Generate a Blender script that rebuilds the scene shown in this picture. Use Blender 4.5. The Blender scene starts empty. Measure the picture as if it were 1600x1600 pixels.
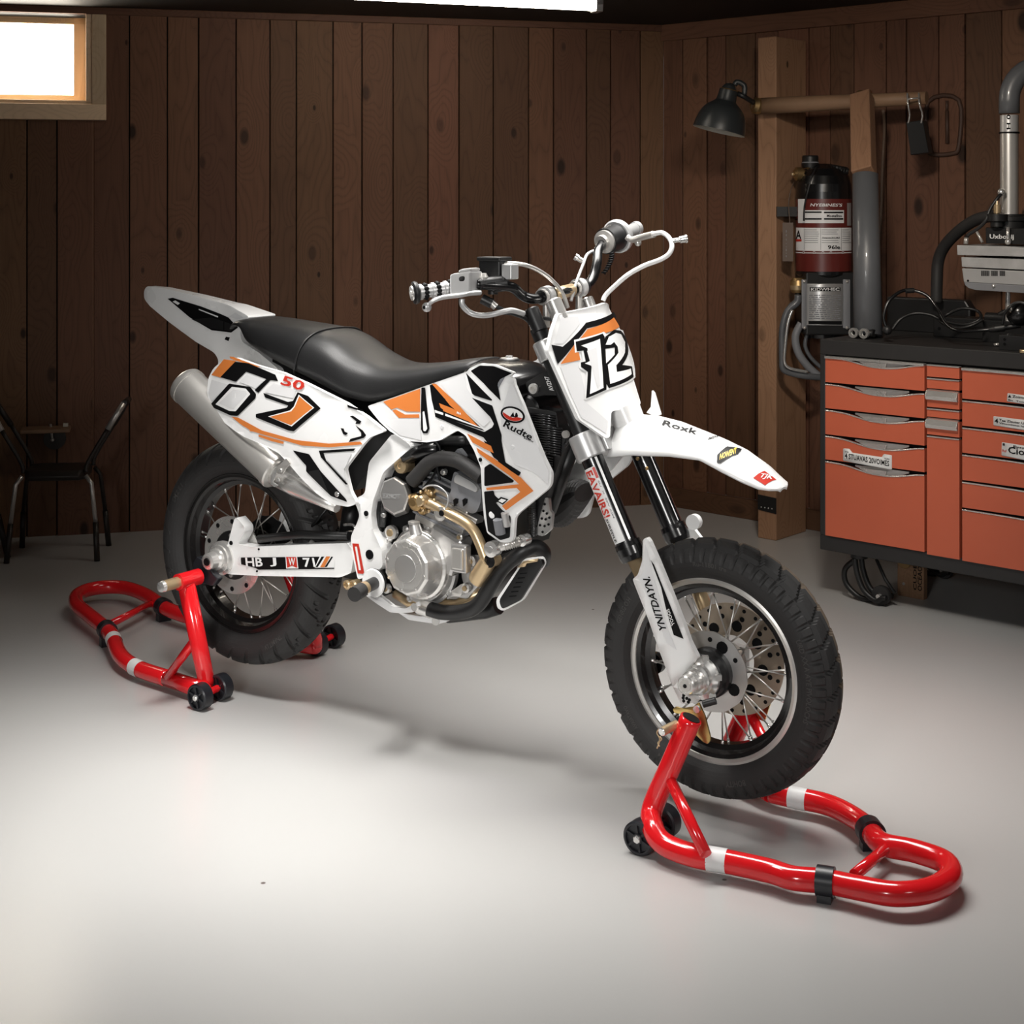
import bpy, bmesh, math, random
from mathutils import Vector, Matrix, geometry
random.seed(7)
C = bpy.context.scene.collection
PI = math.pi
# ---------------------------------------------------------------- camera and place constants
F, YH, H = 2300.0, 320.0, 1.375
TH, BX, BY = .60, -.74, 4.165            # motorcycle heading and rear axle position
c_, s_ = math.cos(TH), math.sin(TH)
CEIL = 2.2
BIKE = Matrix.Translation((BX, BY, 0)) @ Matrix.Rotation(-TH, 4, 'Z')
BIKEI = BIKE.inverted()
CAM = Vector((0, 0, H))

def ray(p):
    return Vector(((p[0]-800)/F, 1.0, -(p[1]-YH)/F))
def at(px, py, D):                       # point of the place seen at a pixel, at depth D
    return CAM + ray((px, py))*D
def on_z(px, py, z):
    r = ray((px, py)); return CAM + r*((z-H)/r.z)
def IP(px, py, t):                       # motorcycle coordinates (x forward, y = -t, z up)
    a = (px-800)/F
    s = (a*(BY-t*c_)-BX+t*s_)/(c_+a*s_); D = BY-s*s_-t*c_
    return Vector((s, -t, H-(py-YH)*D/F))
def zm(ox, oy, k):
    return lambda *pts: [(ox+x/k, oy+y/k) for x, y in pts]
ZA = zm(200, 420, 3.8095); ZB = zm(520, 520, 3.8095); ZC = zm(600, 320, 3.2); ZD = zm(820, 460, 3.636)
ZE = zm(80, 760, 3.2); ZF = zm(900, 820, 3.478); ZH = zm(520, 680, 4.2105); ZI = zm(1050, 0, 2.909)
ZJ = zm(1180, 460, 3.2); ZL = zm(0, 560, 4.0); ZX = zm(1220, 230, 5.161); ZM = zm(1440, 80, 4.0)
ZN = zm(1400, 440, 8.0); ZG = zm(980, 840, 6.154); ZK = zm(860, 720, 10.0); ZS = zm(330, 840, 6.957)
ZT = zm(1270, 850, 4.848)

# ---------------------------------------------------------------- materials
MATS = {}
def nn(nt, t, **kw):
    n = nt.nodes.new(t)
    for k, v in kw.items():
        if k in n.inputs: n.inputs[k].default_value = v
        else: setattr(n, k, v)
    return n
def mat(name, col, rough=.4, metal=0., bump=0., bscale=60., coat=0., var=.06, vscale=8., emit=None, strength=0., spec=.5):
    m = bpy.data.materials.new(name); m.use_nodes = True; nt = m.node_tree
    b = nt.nodes['Principled BSDF']; L = nt.links
    b.inputs['Base Color'].default_value = (*col, 1); b.inputs['Roughness'].default_value = rough
    b.inputs['Metallic'].default_value = metal; b.inputs['Coat Weight'].default_value = coat
    b.inputs['Specular IOR Level'].default_value = spec
    if emit:
        b.inputs['Emission Color'].default_value = (*emit, 1); b.inputs['Emission Strength'].default_value = strength
    else:
        tc = nn(nt, 'ShaderNodeTexCoord'); no = nn(nt, 'ShaderNodeTexNoise', Scale=vscale, Detail=4.)
        L.new(tc.outputs['Object'], no.inputs['Vector'])
        mx = nn(nt, 'ShaderNodeMix', data_type='RGBA')
        mx.inputs[6].default_value = (*[c*(1-var) for c in col], 1); mx.inputs[7].default_value = (*[min(1, c*(1+var)) for c in col], 1)
        L.new(no.outputs['Fac'], mx.inputs[0]); L.new(mx.outputs[2], b.inputs['Base Color'])
        mr = nn(nt, 'ShaderNodeMapRange'); mr.inputs['To Min'].default_value = max(.02, rough*.85); mr.inputs['To Max'].default_value = min(1, rough*1.15)
        L.new(no.outputs['Fac'], mr.inputs['Value']); L.new(mr.outputs[0], b.inputs['Roughness'])
        if bump:
            n2 = nn(nt, 'ShaderNodeTexNoise', Scale=bscale, Detail=3.); L.new(tc.outputs['Object'], n2.inputs['Vector'])
            bp = nn(nt, 'ShaderNodeBump', Strength=bump, Distance=.002); L.new(n2.outputs['Fac'], bp.inputs['Height'])
            L.new(bp.outputs[0], b.inputs['Normal'])
    MATS[name] = m; return m
mat('white', (.86, .86, .855), .28, coat=.3, var=.01)
mat('pearl', (.74, .74, .745), .3, coat=.3, var=.02)
mat('black', (.006, .006, .0065), .24, coat=.2)
mat('satin', (.010, .010, .0105), .42)
mat('orange', (.66, .20, .045), .4, var=.04)
mat('red', (.55, .035, .02), .4)
mat('yellow', (.85, .60, .04), .4)
mat('ink', (.005, .005, .0055), .45, spec=.15)
mat('seat', (.011, .011, .0115), .42, bump=.15, bscale=500)
mat('rubber', (.022, .021, .021), .62, bump=.25, bscale=180, var=.15)
mat('emboss', (.055, .052, .05), .6)
mat('hookwood', (.06, .03, .02), .6)
mat('rubberworn', (.105, .078, .055), .75, bump=.3, bscale=200, var=.3, vscale=30)
mat('rim', (.014, .013, .013), .22, coat=.4)
mat('chrome', (.80, .79, .77), .2, .75)
mat('steel', (.66, .64, .61), .3, .7, var=.03)
mat('alu', (.60, .59, .58), .36, .8, bump=.02, bscale=90)
mat('brushed', (.78, .765, .74), .27, .75, var=.03)
mat('gold', (.60, .45, .27), .33, .7)
mat('goldplate', (.72, .52, .20), .30, 1., var=.35, vscale=25)
mat('discmetal', (.40, .33, .26), .3, .7)
mat('grey', (.20, .205, .22), .45)
mat('silver', (.55, .55, .55), .35, .5)
mat('standred', (.74, .013, .018), .17, coat=.6, var=.04)
mat('wheelblack', (.013, .014, .018), .35)
mat('label', (.75, .75, .75), .4)
mat('cabred', (.55, .118, .058), .45, bump=.02, var=.05)
mat('cabblack', (.022, .021, .021), .5, bump=.1, bscale=300)
mat('darkred', (.12, .018, .014), .35, coat=.3)
mat('greypipe', (.10, .104, .112), .38, coat=.2, var=.2)
mat('dirtymetal', (.45, .45, .45), .5, .4, var=.3, vscale=20)
mat('lampshade', (.022, .025, .027), .4)
mat('cream', (.6, .58, .52), .5)
mat('brass', (.42, .28, .13), .4, .9, var=.3)
mat('pole', (.22, .13, .075), .6, bump=.3, bscale=40, var=.3)
mat('chairdark', (.03, .025, .022), .4, .3)
mat('cord', (.10, .065, .045), .6)
mat('tube', (1, 1, 1), .5, emit=(1, .90, .76), strength=26.)
mat('pane', (1, 1, 1), .5, emit=(1, .93, .80), strength=16.)
mat('rope', (.02, .02, .02), .8)

def wood(name, dark, light, boards=True, scale=1., val=1.):
    m = bpy.data.materials.new(name); m.use_nodes = True; nt = m.node_tree; L = nt.links
    b = nt.nodes['Principled BSDF']
    tc = nn(nt, 'ShaderNodeTexCoord'); sp = nn(nt, 'ShaderNodeSeparateXYZ')
    at_ = nn(nt, 'ShaderNodeAttribute', attribute_name='plank')
    def math_(op, a, bb=None, cc=None):
        n = nn(nt, 'ShaderNodeMath', operation=op)
        for i, v in enumerate((a, bb, cc)):
            if v is None: continue
            if isinstance(v, (int, float)): n.inputs[i].default_value = v
            else: L.new(v, n.inputs[i])
        return n.outputs[0]
    L.new(tc.outputs['UV'], sp.inputs[0])
    r = at_.outputs['Fac']
    u = math_('ADD', sp.outputs[0], math_('MULTIPLY', r, 13.7)); z = math_('ADD', sp.outputs[1], math_('MULTIPLY', r, 31.3))
    def vec(x, y, w=0.):
        n = nn(nt, 'ShaderNodeCombineXYZ')
        for i, v in enumerate((x, y, w)):
            if isinstance(v, (int, float)): n.inputs[i].default_value = v
            else: L.new(v, n.inputs[i])
        return n.outputs[0]
    # knots
    vo = nn(nt, 'ShaderNodeTexVoronoi', voronoi_dimensions='2D', Scale=1., Randomness=1.); L.new(vec(math_('MULTIPLY', u, 5.*scale), math_('MULTIPLY', z, 2.6*scale)), vo.inputs['Vector'])
    scv = nn(nt, 'ShaderNodeSeparateXYZ'); L.new(vo.outputs['Color'], scv.inputs[0]); kd = math_('DIVIDE', vo.outputs['Distance'], math_('MULTIPLY_ADD', scv.outputs[2], 1.1, .35))
    kn = nn(nt, 'ShaderNodeMapRange'); kn.inputs['From Min'].default_value = .05; kn.inputs['From Max'].default_value = .10
    kn.inputs['To Min'].default_value = 1.; kn.inputs['To Max'].default_value = 0.; L.new(kd, kn.inputs['Value'])
    halo = nn(nt, 'ShaderNodeMapRange'); halo.inputs['From Min'].default_value = .0; halo.inputs['From Max'].default_value = .45
    halo.inputs['To Min'].default_value = 1.; halo.inputs['To Max'].default_value = 0.; L.new(kd, halo.inputs['Value'])
    # cathedral grain
    n1 = nn(nt, 'ShaderNodeTexNoise', Scale=1., Detail=2.); L.new(vec(math_('MULTIPLY', u, 5.*scale), math_('MULTIPLY', z, .9*scale)), n1.inputs['Vector'])
    ph = math_('ADD', math_('MULTIPLY', n1.outputs['Fac'], 26.), math_('MULTIPLY', halo.outputs[0], 9.))
    gr = math_('POWER', math_('ABSOLUTE', math_('SINE', math_('ADD', math_('MULTIPLY', ph, 2.2), math_('MULTIPLY', u, 30.)))), .35)
    n2 = nn(nt, 'ShaderNodeTexNoise', Scale=1., Detail=5.); L.new(vec(math_('MULTIPLY', u, 160.*scale), math_('MULTIPLY', z, 3.*scale)), n2.inputs['Vector'])
    n3 = nn(nt, 'ShaderNodeTexNoise', Scale=1.3, Detail=2.); L.new(vec(u, z), n3.inputs['Vector'])
    g = math_('ADD', math_('MULTIPLY', gr, .42), math_('ADD', math_('MULTIPLY', n2.outputs['Fac'], .4), math_('MULTIPLY', n3.outputs['Fac'], .3)))
    mx = nn(nt, 'ShaderNodeMix', data_type='RGBA'); mx.inputs[6].default_value = (*dark, 1); mx.inputs[7].default_value = (*light, 1)
    L.new(g, mx.inputs[0])
    tint = nn(nt, 'ShaderNodeHueSaturation'); L.new(mx.outputs[2], tint.inputs['Color'])
    L.new(math_('ADD', math_('MULTIPLY', math_('FRACT', math_('MULTIPLY', r, 7.31)), .5*val), .75*val), tint.inputs['Value'])
    L.new(math_('ADD', math_('MULTIPLY', math_('FRACT', math_('MULTIPLY', r, 3.77)), .02), .49), tint.inputs['Hue'])
    m2 = nn(nt, 'ShaderNodeMix', data_type='RGBA'); m2.inputs[7].default_value = (*[c*.22 for c in dark], 1)
    L.new(tint.outputs[0], m2.inputs[6]); sc3 = nn(nt, 'ShaderNodeSeparateXYZ'); L.new(vo.outputs['Color'], sc3.inputs[0]); L.new(math_('MULTIPLY', kn.outputs[0], math_('MULTIPLY', math_('GREATER_THAN', sc3.outputs[0], .55), math_('MULTIPLY_ADD', sc3.outputs[1], .5, .4))), m2.inputs[0])
    L.new(m2.outputs[2], b.inputs['Base Color']); b.inputs['Roughness'].default_value = .62; b.inputs['Specular IOR Level'].default_value = .3
    bp = nn(nt, 'ShaderNodeBump', Strength=.25, Distance=.003); L.new(g, bp.inputs['Height']); L.new(bp.outputs[0], b.inputs['Normal'])
    MATS[name] = m
wood('wallwood', (.056, .0255, .014), (.165, .080, .045))
wood('postwood', (.16, .085, .045), (.36, .21, .12))
wood('framewood', (.46, .33, .21), (.68, .52, .36))
wood('blockwood', (.13, .075, .042), (.30, .18, .10), scale=3.)
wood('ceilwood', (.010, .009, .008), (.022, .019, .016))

def floor_mat():
    m = bpy.data.materials.new('epoxy_floor'); m.use_nodes = True; nt = m.node_tree; L = nt.links
    b = nt.nodes['Principled BSDF']; tc = nn(nt, 'ShaderNodeTexCoord')
    n = nn(nt, 'ShaderNodeTexNoise', Scale=.6, Detail=2.); L.new(tc.outputs['Object'], n.inputs['Vector'])
    cr = nn(nt, 'ShaderNodeMix', data_type='RGBA'); L.new(n.outputs['Fac'], cr.inputs[0]); cr.inputs[6].default_value = (.44, .44, .435, 1); cr.inputs[7].default_value = (.50, .495, .485, 1)
    v = nn(nt, 'ShaderNodeTexVoronoi', Scale=3.1); L.new(tc.outputs['Object'], v.inputs['Vector'])
    mr = nn(nt, 'ShaderNodeMapRange'); mr.inputs['From Min'].default_value = .012; mr.inputs['From Max'].default_value = .02; L.new(v.outputs['Distance'], mr.inputs['Value'])
    mx = nn(nt, 'ShaderNodeMix', data_type='RGBA'); mx.inputs[6].default_value = (.12, .10, .09, 1)
    L.new(mr.outputs[0], mx.inputs[0]); L.new(cr.outputs[2], mx.inputs[7]); L.new(mx.outputs[2], b.inputs['Base Color'])
    b.inputs['Roughness'].default_value = .27
    MATS['floor'] = m
floor_mat()

# ---------------------------------------------------------------- mesh helpers (every one adds to a bmesh)
class MB:
    def __init__(self): self.bm = bmesh.new(); self.mats = []
    def mi(self, m):
        if m not in self.mats: self.mats.append(m)
        return self.mats.index(m)
    def face(self, vs, m, smooth=False):
        try: f = self.bm.faces.new(vs)
        except ValueError: return None
        f.material_index = self.mi(m); f.smooth = smooth; return f
    def box(self, p0, p1, m, M=None):
        M = M or Matrix()
        v = [self.bm.verts.new(M @ Vector((x, y, z))) for x in (p0[0], p1[0]) for y in (p0[1], p1[1]) for z in (p0[2], p1[2])]
        for q in ((0, 1, 3, 2), (4, 6, 7, 5), (0, 4, 5, 1), (2, 3, 7, 6), (0, 2, 6, 4), (1, 5, 7, 3)): self.face([v[i] for i in q], m)
        return self
    def rings(self, rs, m, closed=True, cap=True, smooth=True, loop=False):
        V = [[self.bm.verts.new(p) for p in r] for r in rs]; n = len(V[0])
        K = len(V) if loop else len(V)-1
        for i in range(K):
            a, b = V[i], V[(i+1) % len(V)]
            for j in range(n if closed else n-1):
                self.face([a[j], a[(j+1) % n], b[(j+1) % n], b[j]], m, smooth)
        if cap and not loop:
            self.face(V[0][::-1], m); self.face(V[-1], m)
        return self
    def tube(self, pts, r, m, n=12, loop=False, cap=True, flat=1.):
        pts = [Vector(p) for p in pts]; K = len(pts)
        if not isinstance(r, (list, tuple)): r = [r]*K
        T = []
        for i in range(K):
            a = pts[(i-1) % K] if (loop or i > 0) else pts[i]; b = pts[(i+1) % K] if (loop or i < K-1) else pts[i]
            T.append((b-a).normalized())
        up = Vector((0, 0, 1)) if abs(T[0].z) < .9 else Vector((1, 0, 0))
        N = (up-T[0]*up.dot(T[0])).normalized(); rs = []
        for i in range(K):
            N = (N-T[i]*N.dot(T[i])); N = N.normalized() if N.length > 1e-6 else Vector((1, 0, 0))
            B = T[i].cross(N)
            rs.append([pts[i]+(N*math.cos(2*PI*j/n)*flat+B*math.sin(2*PI*j/n))*r[i] for j in range(n)])
        return self.rings(rs, m, cap=cap, loop=loop)
    def lathe(self, o, ax, prof, m, n=32, cap=True, ms=None):      # prof: (along, radius)
        o = Vector(o); ax = Vector(ax).normalized(); u = ax.orthogonal().normalized(); w = ax.cross(u); rs = []
        for a, r in prof: rs.append([o+ax*a+(u*math.cos(2*PI*j/n)+w*math.sin(2*PI*j/n))*max(r, 1e-4) for j in range(n)])
        # hard edges: every segment gets its own rings
        for i in range(len(rs)-1):
            V = [[self.bm.verts.new(p) for p in rs[k]] for k in (i, i+1)]; mm = ms[i] if ms else m
            for j in range(n): self.face([V[0][j], V[0][(j+1) % n], V[1][(j+1) % n], V[1][j]], mm, True)
        if cap:
            self.face([self.bm.verts.new(p) for p in rs[0]][::-1], ms[0] if ms else m); self.face([self.bm.verts.new(p) for p in rs[-1]], ms[-1] if ms else m)
        return self
    def cyl(self, a, b, r, m, n=20, r2=None):
        a = Vector(a); b = Vector(b); return self.lathe(a, b-a, [(0, r), ((b-a).length, r if r2 is None else r2)], m, n)
    def ball(self, o, r, m, n=16, sc=(1, 1, 1), M=None):
        o = Vector(o); rs = []
        for i in range(n//2+1):
            a = PI*i/(n//2); rr = max(math.sin(a), 1e-3)
            rs.append([o+Vector((r*sc[0]*rr*math.cos(2*PI*j/n), r*sc[1]*rr*math.sin(2*PI*j/n), -r*sc[2]*math.cos(a))) for j in range(n)])
        return self.rings(rs, m)
    def prism(self, pts, d, m, smooth=False):                       # polygon of 3d points pushed along d
        pts = [Vector(p) for p in pts]; d = Vector(d)
        tri = geometry.tessellate_polygon([pts])
        A = [self.bm.verts.new(p) for p in pts]; B = [self.bm.verts.new(p+d) for p in pts]
        for t in tri: self.face([A[i] for i in t], m); self.face([B[i] for i in t][::-1], m)
        n = len(pts)
        for i in range(n): self.face([A[i], A[(i+1) % n], B[(i+1) % n], B[i]], m, smooth)
        return self
    def build(self, name, parent=None, bevel=0., auto=35, normals=True, sub=0):
        if normals: bmesh.ops.recalc_face_normals(self.bm, faces=self.bm.faces)
        me = bpy.data.meshes.new(name)
        if parent is not None: self.bm.transform(ROOTM[parent.name].inverted())
        self.bm.to_mesh(me); self.bm.free()
        for m in self.mats: me.materials.append(MATS[m])
        o = bpy.data.objects.new(name, me); C.objects.link(o)
        if parent is not None: o.parent = parent; ROOTM[o.name] = ROOTM[parent.name]
        else: ROOTM[o.name] = Matrix()
        if bevel:
            b = o.modifiers.new('Bevel', 'BEVEL'); b.width = bevel; b.segments = 2; b.limit_method = 'ANGLE'; b.angle_limit = math.radians(auto); b.harden_normals = False
        if sub:
            s = o.modifiers.new('Subsurf', 'SUBSURF'); s.levels = sub; s.render_levels = sub
        return o
ROOTM = {}
def tag(o, label=None, cat=None, group=None, kind=None):
    for k, v in (('label', label), ('category', cat), ('group', group), ('kind', kind)):
        if v: o[k] = v
    return o
def empty(name, M, label, cat, group=None):
    if isinstance(M, Vector): M = Matrix.Translation(M)
    o = bpy.data.objects.new(name, None); C.objects.link(o); o.matrix_world = M; o.empty_display_size = .1
    ROOTM[o.name] = M.copy(); return tag(o, label, cat, group)
def dup(o, M, parent):                                              # a copied part; M acts in the parent's frame
    c = o.copy(); C.objects.link(c); c.parent = parent; c.matrix_local = M; ROOTM[c.name] = ROOTM[parent.name] @ M; return c
def crom(pts, k=6, loop=False):
    pts = [Vector(p) for p in pts]; n = len(pts); out = []
    for i in range(n if loop else n-1):
        g = lambda j: pts[j % n] if loop else pts[max(0, min(n-1, j))]
        p0, p1, p2, p3 = g(i-1), g(i), g(i+1), g(i+2)
        for q in range(k):
            t = q/k; out.append(.5*((2*p1)+(p2-p0)*t+(2*p0-5*p1+4*p2-p3)*t*t+(3*p1-p0-3*p2+p3)*t*t*t))
    if not loop: out.append(pts[-1])
    return out
def lerpt(tab, x):
    if x <= tab[0][0]: return tab[0][1]
    for (a, b), (c, d) in zip(tab, tab[1:]):
        if x <= c:
            return b+(d-b)*(x-a)/(c-a)
    return tab[-1][1]
def rnd(pts, r):                                                    # rounds the corners of a 2d outline
    if r <= 0: return pts
    out = []; n = len(pts)
    for i in range(n):
        p0, p, p1 = (Vector(pts[(i+k) % n]) for k in (-1, 0, 1))
        a, b = p0-p, p1-p; la, lb = a.length, b.length
        if la < 1e-6 or lb < 1e-6: continue
        d = min(r, .42*la, .42*lb); A, B = p+a/la*d, p+b/lb*d
        if abs(a.angle(b, 0)-PI) < .25: out.append(tuple(p)); continue
        for t in (0, .33, .67, 1): out.append(tuple((1-t)**2*A+2*t*(1-t)*p+t*t*B))
    return out

# ---------------------------------------------------------------- surfaces on which outlines and lettering lie
class Surf:                                                         # f(v) = 0 is the surface, par gives (a, b), emb is its inverse
    def __init__(self, f, par, emb, M=None, dmin=2., dmax=7.): self.f, self.par, self.emb, self.M, self.r = f, par, emb, M, (dmin, dmax)
    def hit(self, p):
        Mi = self.M.inverted() if self.M else Matrix(); r = ray(p); g = lambda D: self.f(Mi @ (CAM+r*D))
        D0, D1 = self.r; n = 60; a = D0; fa = g(a)
        for i in range(n):
            b = D0+(D1-D0)*(i+1)/n; fb = g(b)
            if fa*fb <= 0:
                for _ in range(30):
                    m = (a+b)/2; fm = g(m)
                    if fa*fm <= 0: b = m
                    else: a, fa = m, fm
                return Mi @ (CAM+r*a)
            a, fa = b, fb
        best = min(((abs(g(D0+(D1-D0)*i/400)), D0+(D1-D0)*i/400) for i in range(401)))
        return Mi @ (CAM+r*best[1]) if best[0] < .03 else None
    def P(self, p):
        v = self.hit(p); return self.par(v) if v is not None else None
def sheet(mb, sf, pix, m, off=0., th=0., cell=.03, r=0., sgn=1, local=False, back=None):
    """outline in picture coordinates laid on a surface as a sheet (th = 0) or a plate of thickness th"""
    q = pix if local else [sf.P(p) for p in rnd(pix, r)]
    q = [x for x in q if x is not None]
    if len(q) < 3: return
    b = bmesh.new(); V = [b.verts.new((x[0], x[1], 0)) for x in q]
    for t in geometry.tessellate_polygon([[Vector((x[0], x[1], 0)) for x in q]]):
        try: b.faces.new([V[i] for i in t])
        except ValueError: pass
    if cell:
        for ax in (0, 1):
            lo = min(x[ax] for x in q); hi = max(x[ax] for x in q); k = int((hi-lo)/cell)
            for i in range(1, k+1):
                v = lo+(hi-lo)*i/(k+1); no = (1, 0, 0) if ax == 0 else (0, 1, 0)
                bmesh.ops.bisect_plane(b, geom=b.verts[:]+b.edges[:]+b.faces[:], plane_co=(v, 0, 0) if ax == 0 else (0, v, 0), plane_no=no, dist=1e-6)
    bmesh.ops.recalc_face_normals(b, faces=b.faces)
    b.verts.index_update(); W = sf.M or Matrix()
    def put(o, bk=None):
        out = []
        for v in b.verts:
            p = sf.emb(v.co.x, v.co.y, o) if bk is None else bk(v.co.x, v.co.y)
            if sgn < 0: p = Vector((p.x, -p.y, p.z))
            out.append(mb.bm.verts.new(W @ p))
        return out
    A = put(off)
    for f in b.faces: mb.face([A[v.index] for v in f.verts], m, True)
    if th or back:
        B = put(off-th, back)
        for f in b.faces: mb.face([B[v.index] for v in f.verts][::-1], m, True)
        for e in b.edges:
            if len(e.link_faces) == 1: i, j = e.verts[0].index, e.verts[1].index; mb.face([A[i], A[j], B[j], B[i]], m)
    b.free()
_tc = {}
def text2d(s):
    if s in _tc: return _tc[s]
    cu = bpy.data.curves.new('lettering', 'FONT'); cu.body = s; cu.resolution_u = 2; cu.offset = .022
    o = bpy.data.objects.new('lettering', cu); me = bpy.data.meshes.new_from_object(o)
    vs = [v.co.copy() for v in me.vertices]; fs = [tuple(p.vertices) for p in me.polygons]
    x0 = min(v.x for v in vs); x1 = max(v.x for v in vs); y0 = min(v.y for v in vs); y1 = max(v.y for v in vs)
    vs = [((v.x-x0)/(x1-x0), (v.y-y0)/(y1-y0)) for v in vs]
    bpy.data.objects.remove(o); bpy.data.curves.remove(cu); bpy.data.meshes.remove(me)
    _tc[s] = (vs, fs); return _tc[s]
def letter(mb, sf, s, p0, p1, p3, m, off=.0016):                    # baseline p0 -> p1, p3 above p0
    vs, fs = text2d(s); W = sf.M or Matrix(); V = []
    for x, y in vs:
        q = sf.P((p0[0]+(p1[0]-p0[0])*x+(p3[0]-p0[0])*y, p0[1]+(p1[1]-p0[1])*x+(p3[1]-p0[1])*y))
        if q is None: return
        V.append(mb.bm.verts.new(W @ sf.emb(q[0], q[1], off)))
    for f in fs: mb.face([V[i] for i in f], m)
def letter3(mb, s, o, ux, uz, w, h, m):                              # lettering on a flat face given by two directions
    vs, fs = text2d(s); V = [mb.bm.verts.new(Vector(o)+Vector(ux)*(x*w)+Vector(uz)*(y*h)) for x, y in vs]
    for f in fs: mb.face([V[i] for i in f], m)
# ================================================================ THE ROOM
LW0 = Vector((-1.865, 6.13, 0)); LWD = Vector((.970, .242, 0)).normalized()
RWD = Vector((.743, -.669, 0)).normalized(); RW0 = Vector((.4986, 6.95, 0))
def isect(a, u, b, v):
    d = u.x*v.y-u.y*v.x; k = ((b.x-a.x)*v.y-(b.y-a.y)*v.x)/d; return a+u*k
CORN = isect(LW0, LWD, RW0, RWD)
LEFT = CORN-LWD*5.2; RIGHT = CORN+RWD*5.0
def planked(name, P0, P1, nrm, widths, zlo, zhi, m, holes=()):
    mb = MB(); d = (P1-P0); Ltot = d.length; d.normalize(); bm = mb.bm
    uv = bm.loops.layers.uv.new('UVMap'); pk = bm.faces.layers.float.new('plank'); u = 0.; i = 0
    def add(u0, u1, z0, z1, rv):
        dep = random.choice((0., .002, .004, .006)); a, b = u0+.0025, u1-.0025; e = .0018
        prof = [(a, -.02), (a, dep), (a+e, dep+e), (b-e, dep+e), (b, dep), (b, -.02)]
        V = [[bm.verts.new(P0+d*x+nrm*y+Vector((0, 0, z))) for x, y in prof] for z in (z0, z1)]
        for j in range(5):
            f = bm.faces.new([V[0][j], V[0][j+1], V[1][j+1], V[1][j]]); f.material_index = mb.mi(m); f[pk] = rv
            for lp, (x, z) in zip(f.loops, ((prof[j][0], z0), (prof[j+1][0], z0), (prof[j+1][0], z1), (prof[j][0], z1))): lp[uv].uv = (x, z)
    while u < Ltot:
        w = widths[i % len(widths)]*random.uniform(.9, 1.1); i += 1; u1 = min(Ltot, u+w); rv = random.random()
        segs = [(zlo, zhi)]
        for h0, h1, k0, k1 in holes:
            if u1 > h0 and u < h1:
                if u < h0-.01: add(u, h0, zlo, zhi, rv); u = h0
                if u1 > h1+.01: u1 = h1
                segs = [(zlo, k0), (k1, zhi)]
        for a, b in segs:
            if b > a: add(u, u1, a, b, rv)
        u = u1
    # backing board
    for seg in ([(0, Ltot, zlo, zhi)] if not holes else [(0, holes[0][0], zlo, zhi), (holes[0][1], Ltot, zlo, zhi), (holes[0][0], holes[0][1], zlo, holes[0][2]), (holes[0][0], holes[0][1], holes[0][3], zhi)]):
        a, b, z0, z1 = seg
        q = [P0+d*a-nrm*.012, P0+d*b-nrm*.012, P0+d*b-nrm*.10, P0+d*a-nrm*.10]
        V = [[bm.verts.new(p+Vector((0, 0, z))) for p in q] for z in (z0, z1)]
        for j in range(4): mb.face([V[0][j], V[0][(j+1) % 4], V[1][(j+1) % 4], V[1][j]], 'ink')
        mb.face(V[0], 'ink'); mb.face(V[1], 'ink')
    o = mb.build(name); o['kind'] = 'structure'; return o
def plankbox(name, P, ux, uy, sx, sy, sz, m, parent=None, bevel=.003, M=None):   # squared timber with grain along its length (local z)
    mb = MB(); bm = mb.bm; uv = bm.loops.layers.uv.new('UVMap'); pk = bm.faces.layers.float.new('plank'); rv = random.random()
    uz = Vector(ux).cross(Vector(uy)); P = Vector(P)
    pt = lambda a, b, c: bm.verts.new(P+Vector(ux)*a+Vector(uy)*b+uz*c)
    for quad in (((0, 0, 0), (sx, 0, 0), (sx, 0, sz), (0, 0, sz)), ((0, sy, 0), (sx, sy, 0), (sx, sy, sz), (0, sy, sz)),
                 ((0, 0, 0), (0, sy, 0), (0, sy, sz), (0, 0, sz)), ((sx, 0, 0), (sx, sy, 0), (sx, sy, sz), (sx, 0, sz)),
                 ((0, 0, 0), (sx, 0, 0), (sx, sy, 0), (0, sy, 0)), ((0, 0, sz), (sx, 0, sz), (sx, sy, sz), (0, sy, sz))):
        f = bm.faces.new([pt(*q) for q in quad]); f.material_index = mb.mi(m); f[pk] = rv
        for lp, q in zip(f.loops, quad): lp[uv].uv = (q[0]+q[1]*1.0, q[2])
    bmesh.ops.remove_doubles(bm, verts=bm.verts, dist=1e-5)
    return mb.build(name, parent, bevel=bevel)
nL = Vector((LWD.y, -LWD.x, 0)); nR = Vector((-.669, -.743, 0)).normalized()
def wall_px(px, py, base, d):                                        # wall point seen at a pixel
    r = ray((px, py)); n = Vector((-d.y, d.x, 0)); k = (base-CAM).dot(n)/r.dot(n); return CAM+r*k
def wu(p, P0, d): return (p-P0).dot(d)
wA = wall_px(0, 12, LW0, LWD); wB = wall_px(146, 165, LW0, LWD)
uh1 = wu(wB, LEFT, LWD); uh0 = uh1-.78; zh0 = wB.z; zh1 = CEIL-.03
planked('wall_left', LEFT, CORN, nL, [.15, .125, .155, .12, .14, .17, .13, .15], 0, CEIL, 'wallwood', holes=[(uh0, uh1, zh0, zh1)])
planked('wall_right', CORN, RIGHT, nR, [.11, .135, .095, .14, .12, .15, .10], 0.085, CEIL, 'wallwood')
planked('wall_side', Vector((-4.98, -1.4, 0)), Vector((-4.98, 6.2, 0)), Vector((1, 0, 0)), [.15, .13, .14], 0, CEIL, 'wallwood')
mb = MB(); mb.box((-5, -1.5, -.05), (6, 8.2, 0), 'floor'); o = mb.build('floor'); o['kind'] = 'structure'
mb = MB(); mb.box((-5, -1.5, CEIL), (6, 8.2, CEIL+.1), 'ceilwood'); o = mb.build('ceiling'); o['kind'] = 'structure'
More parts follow.
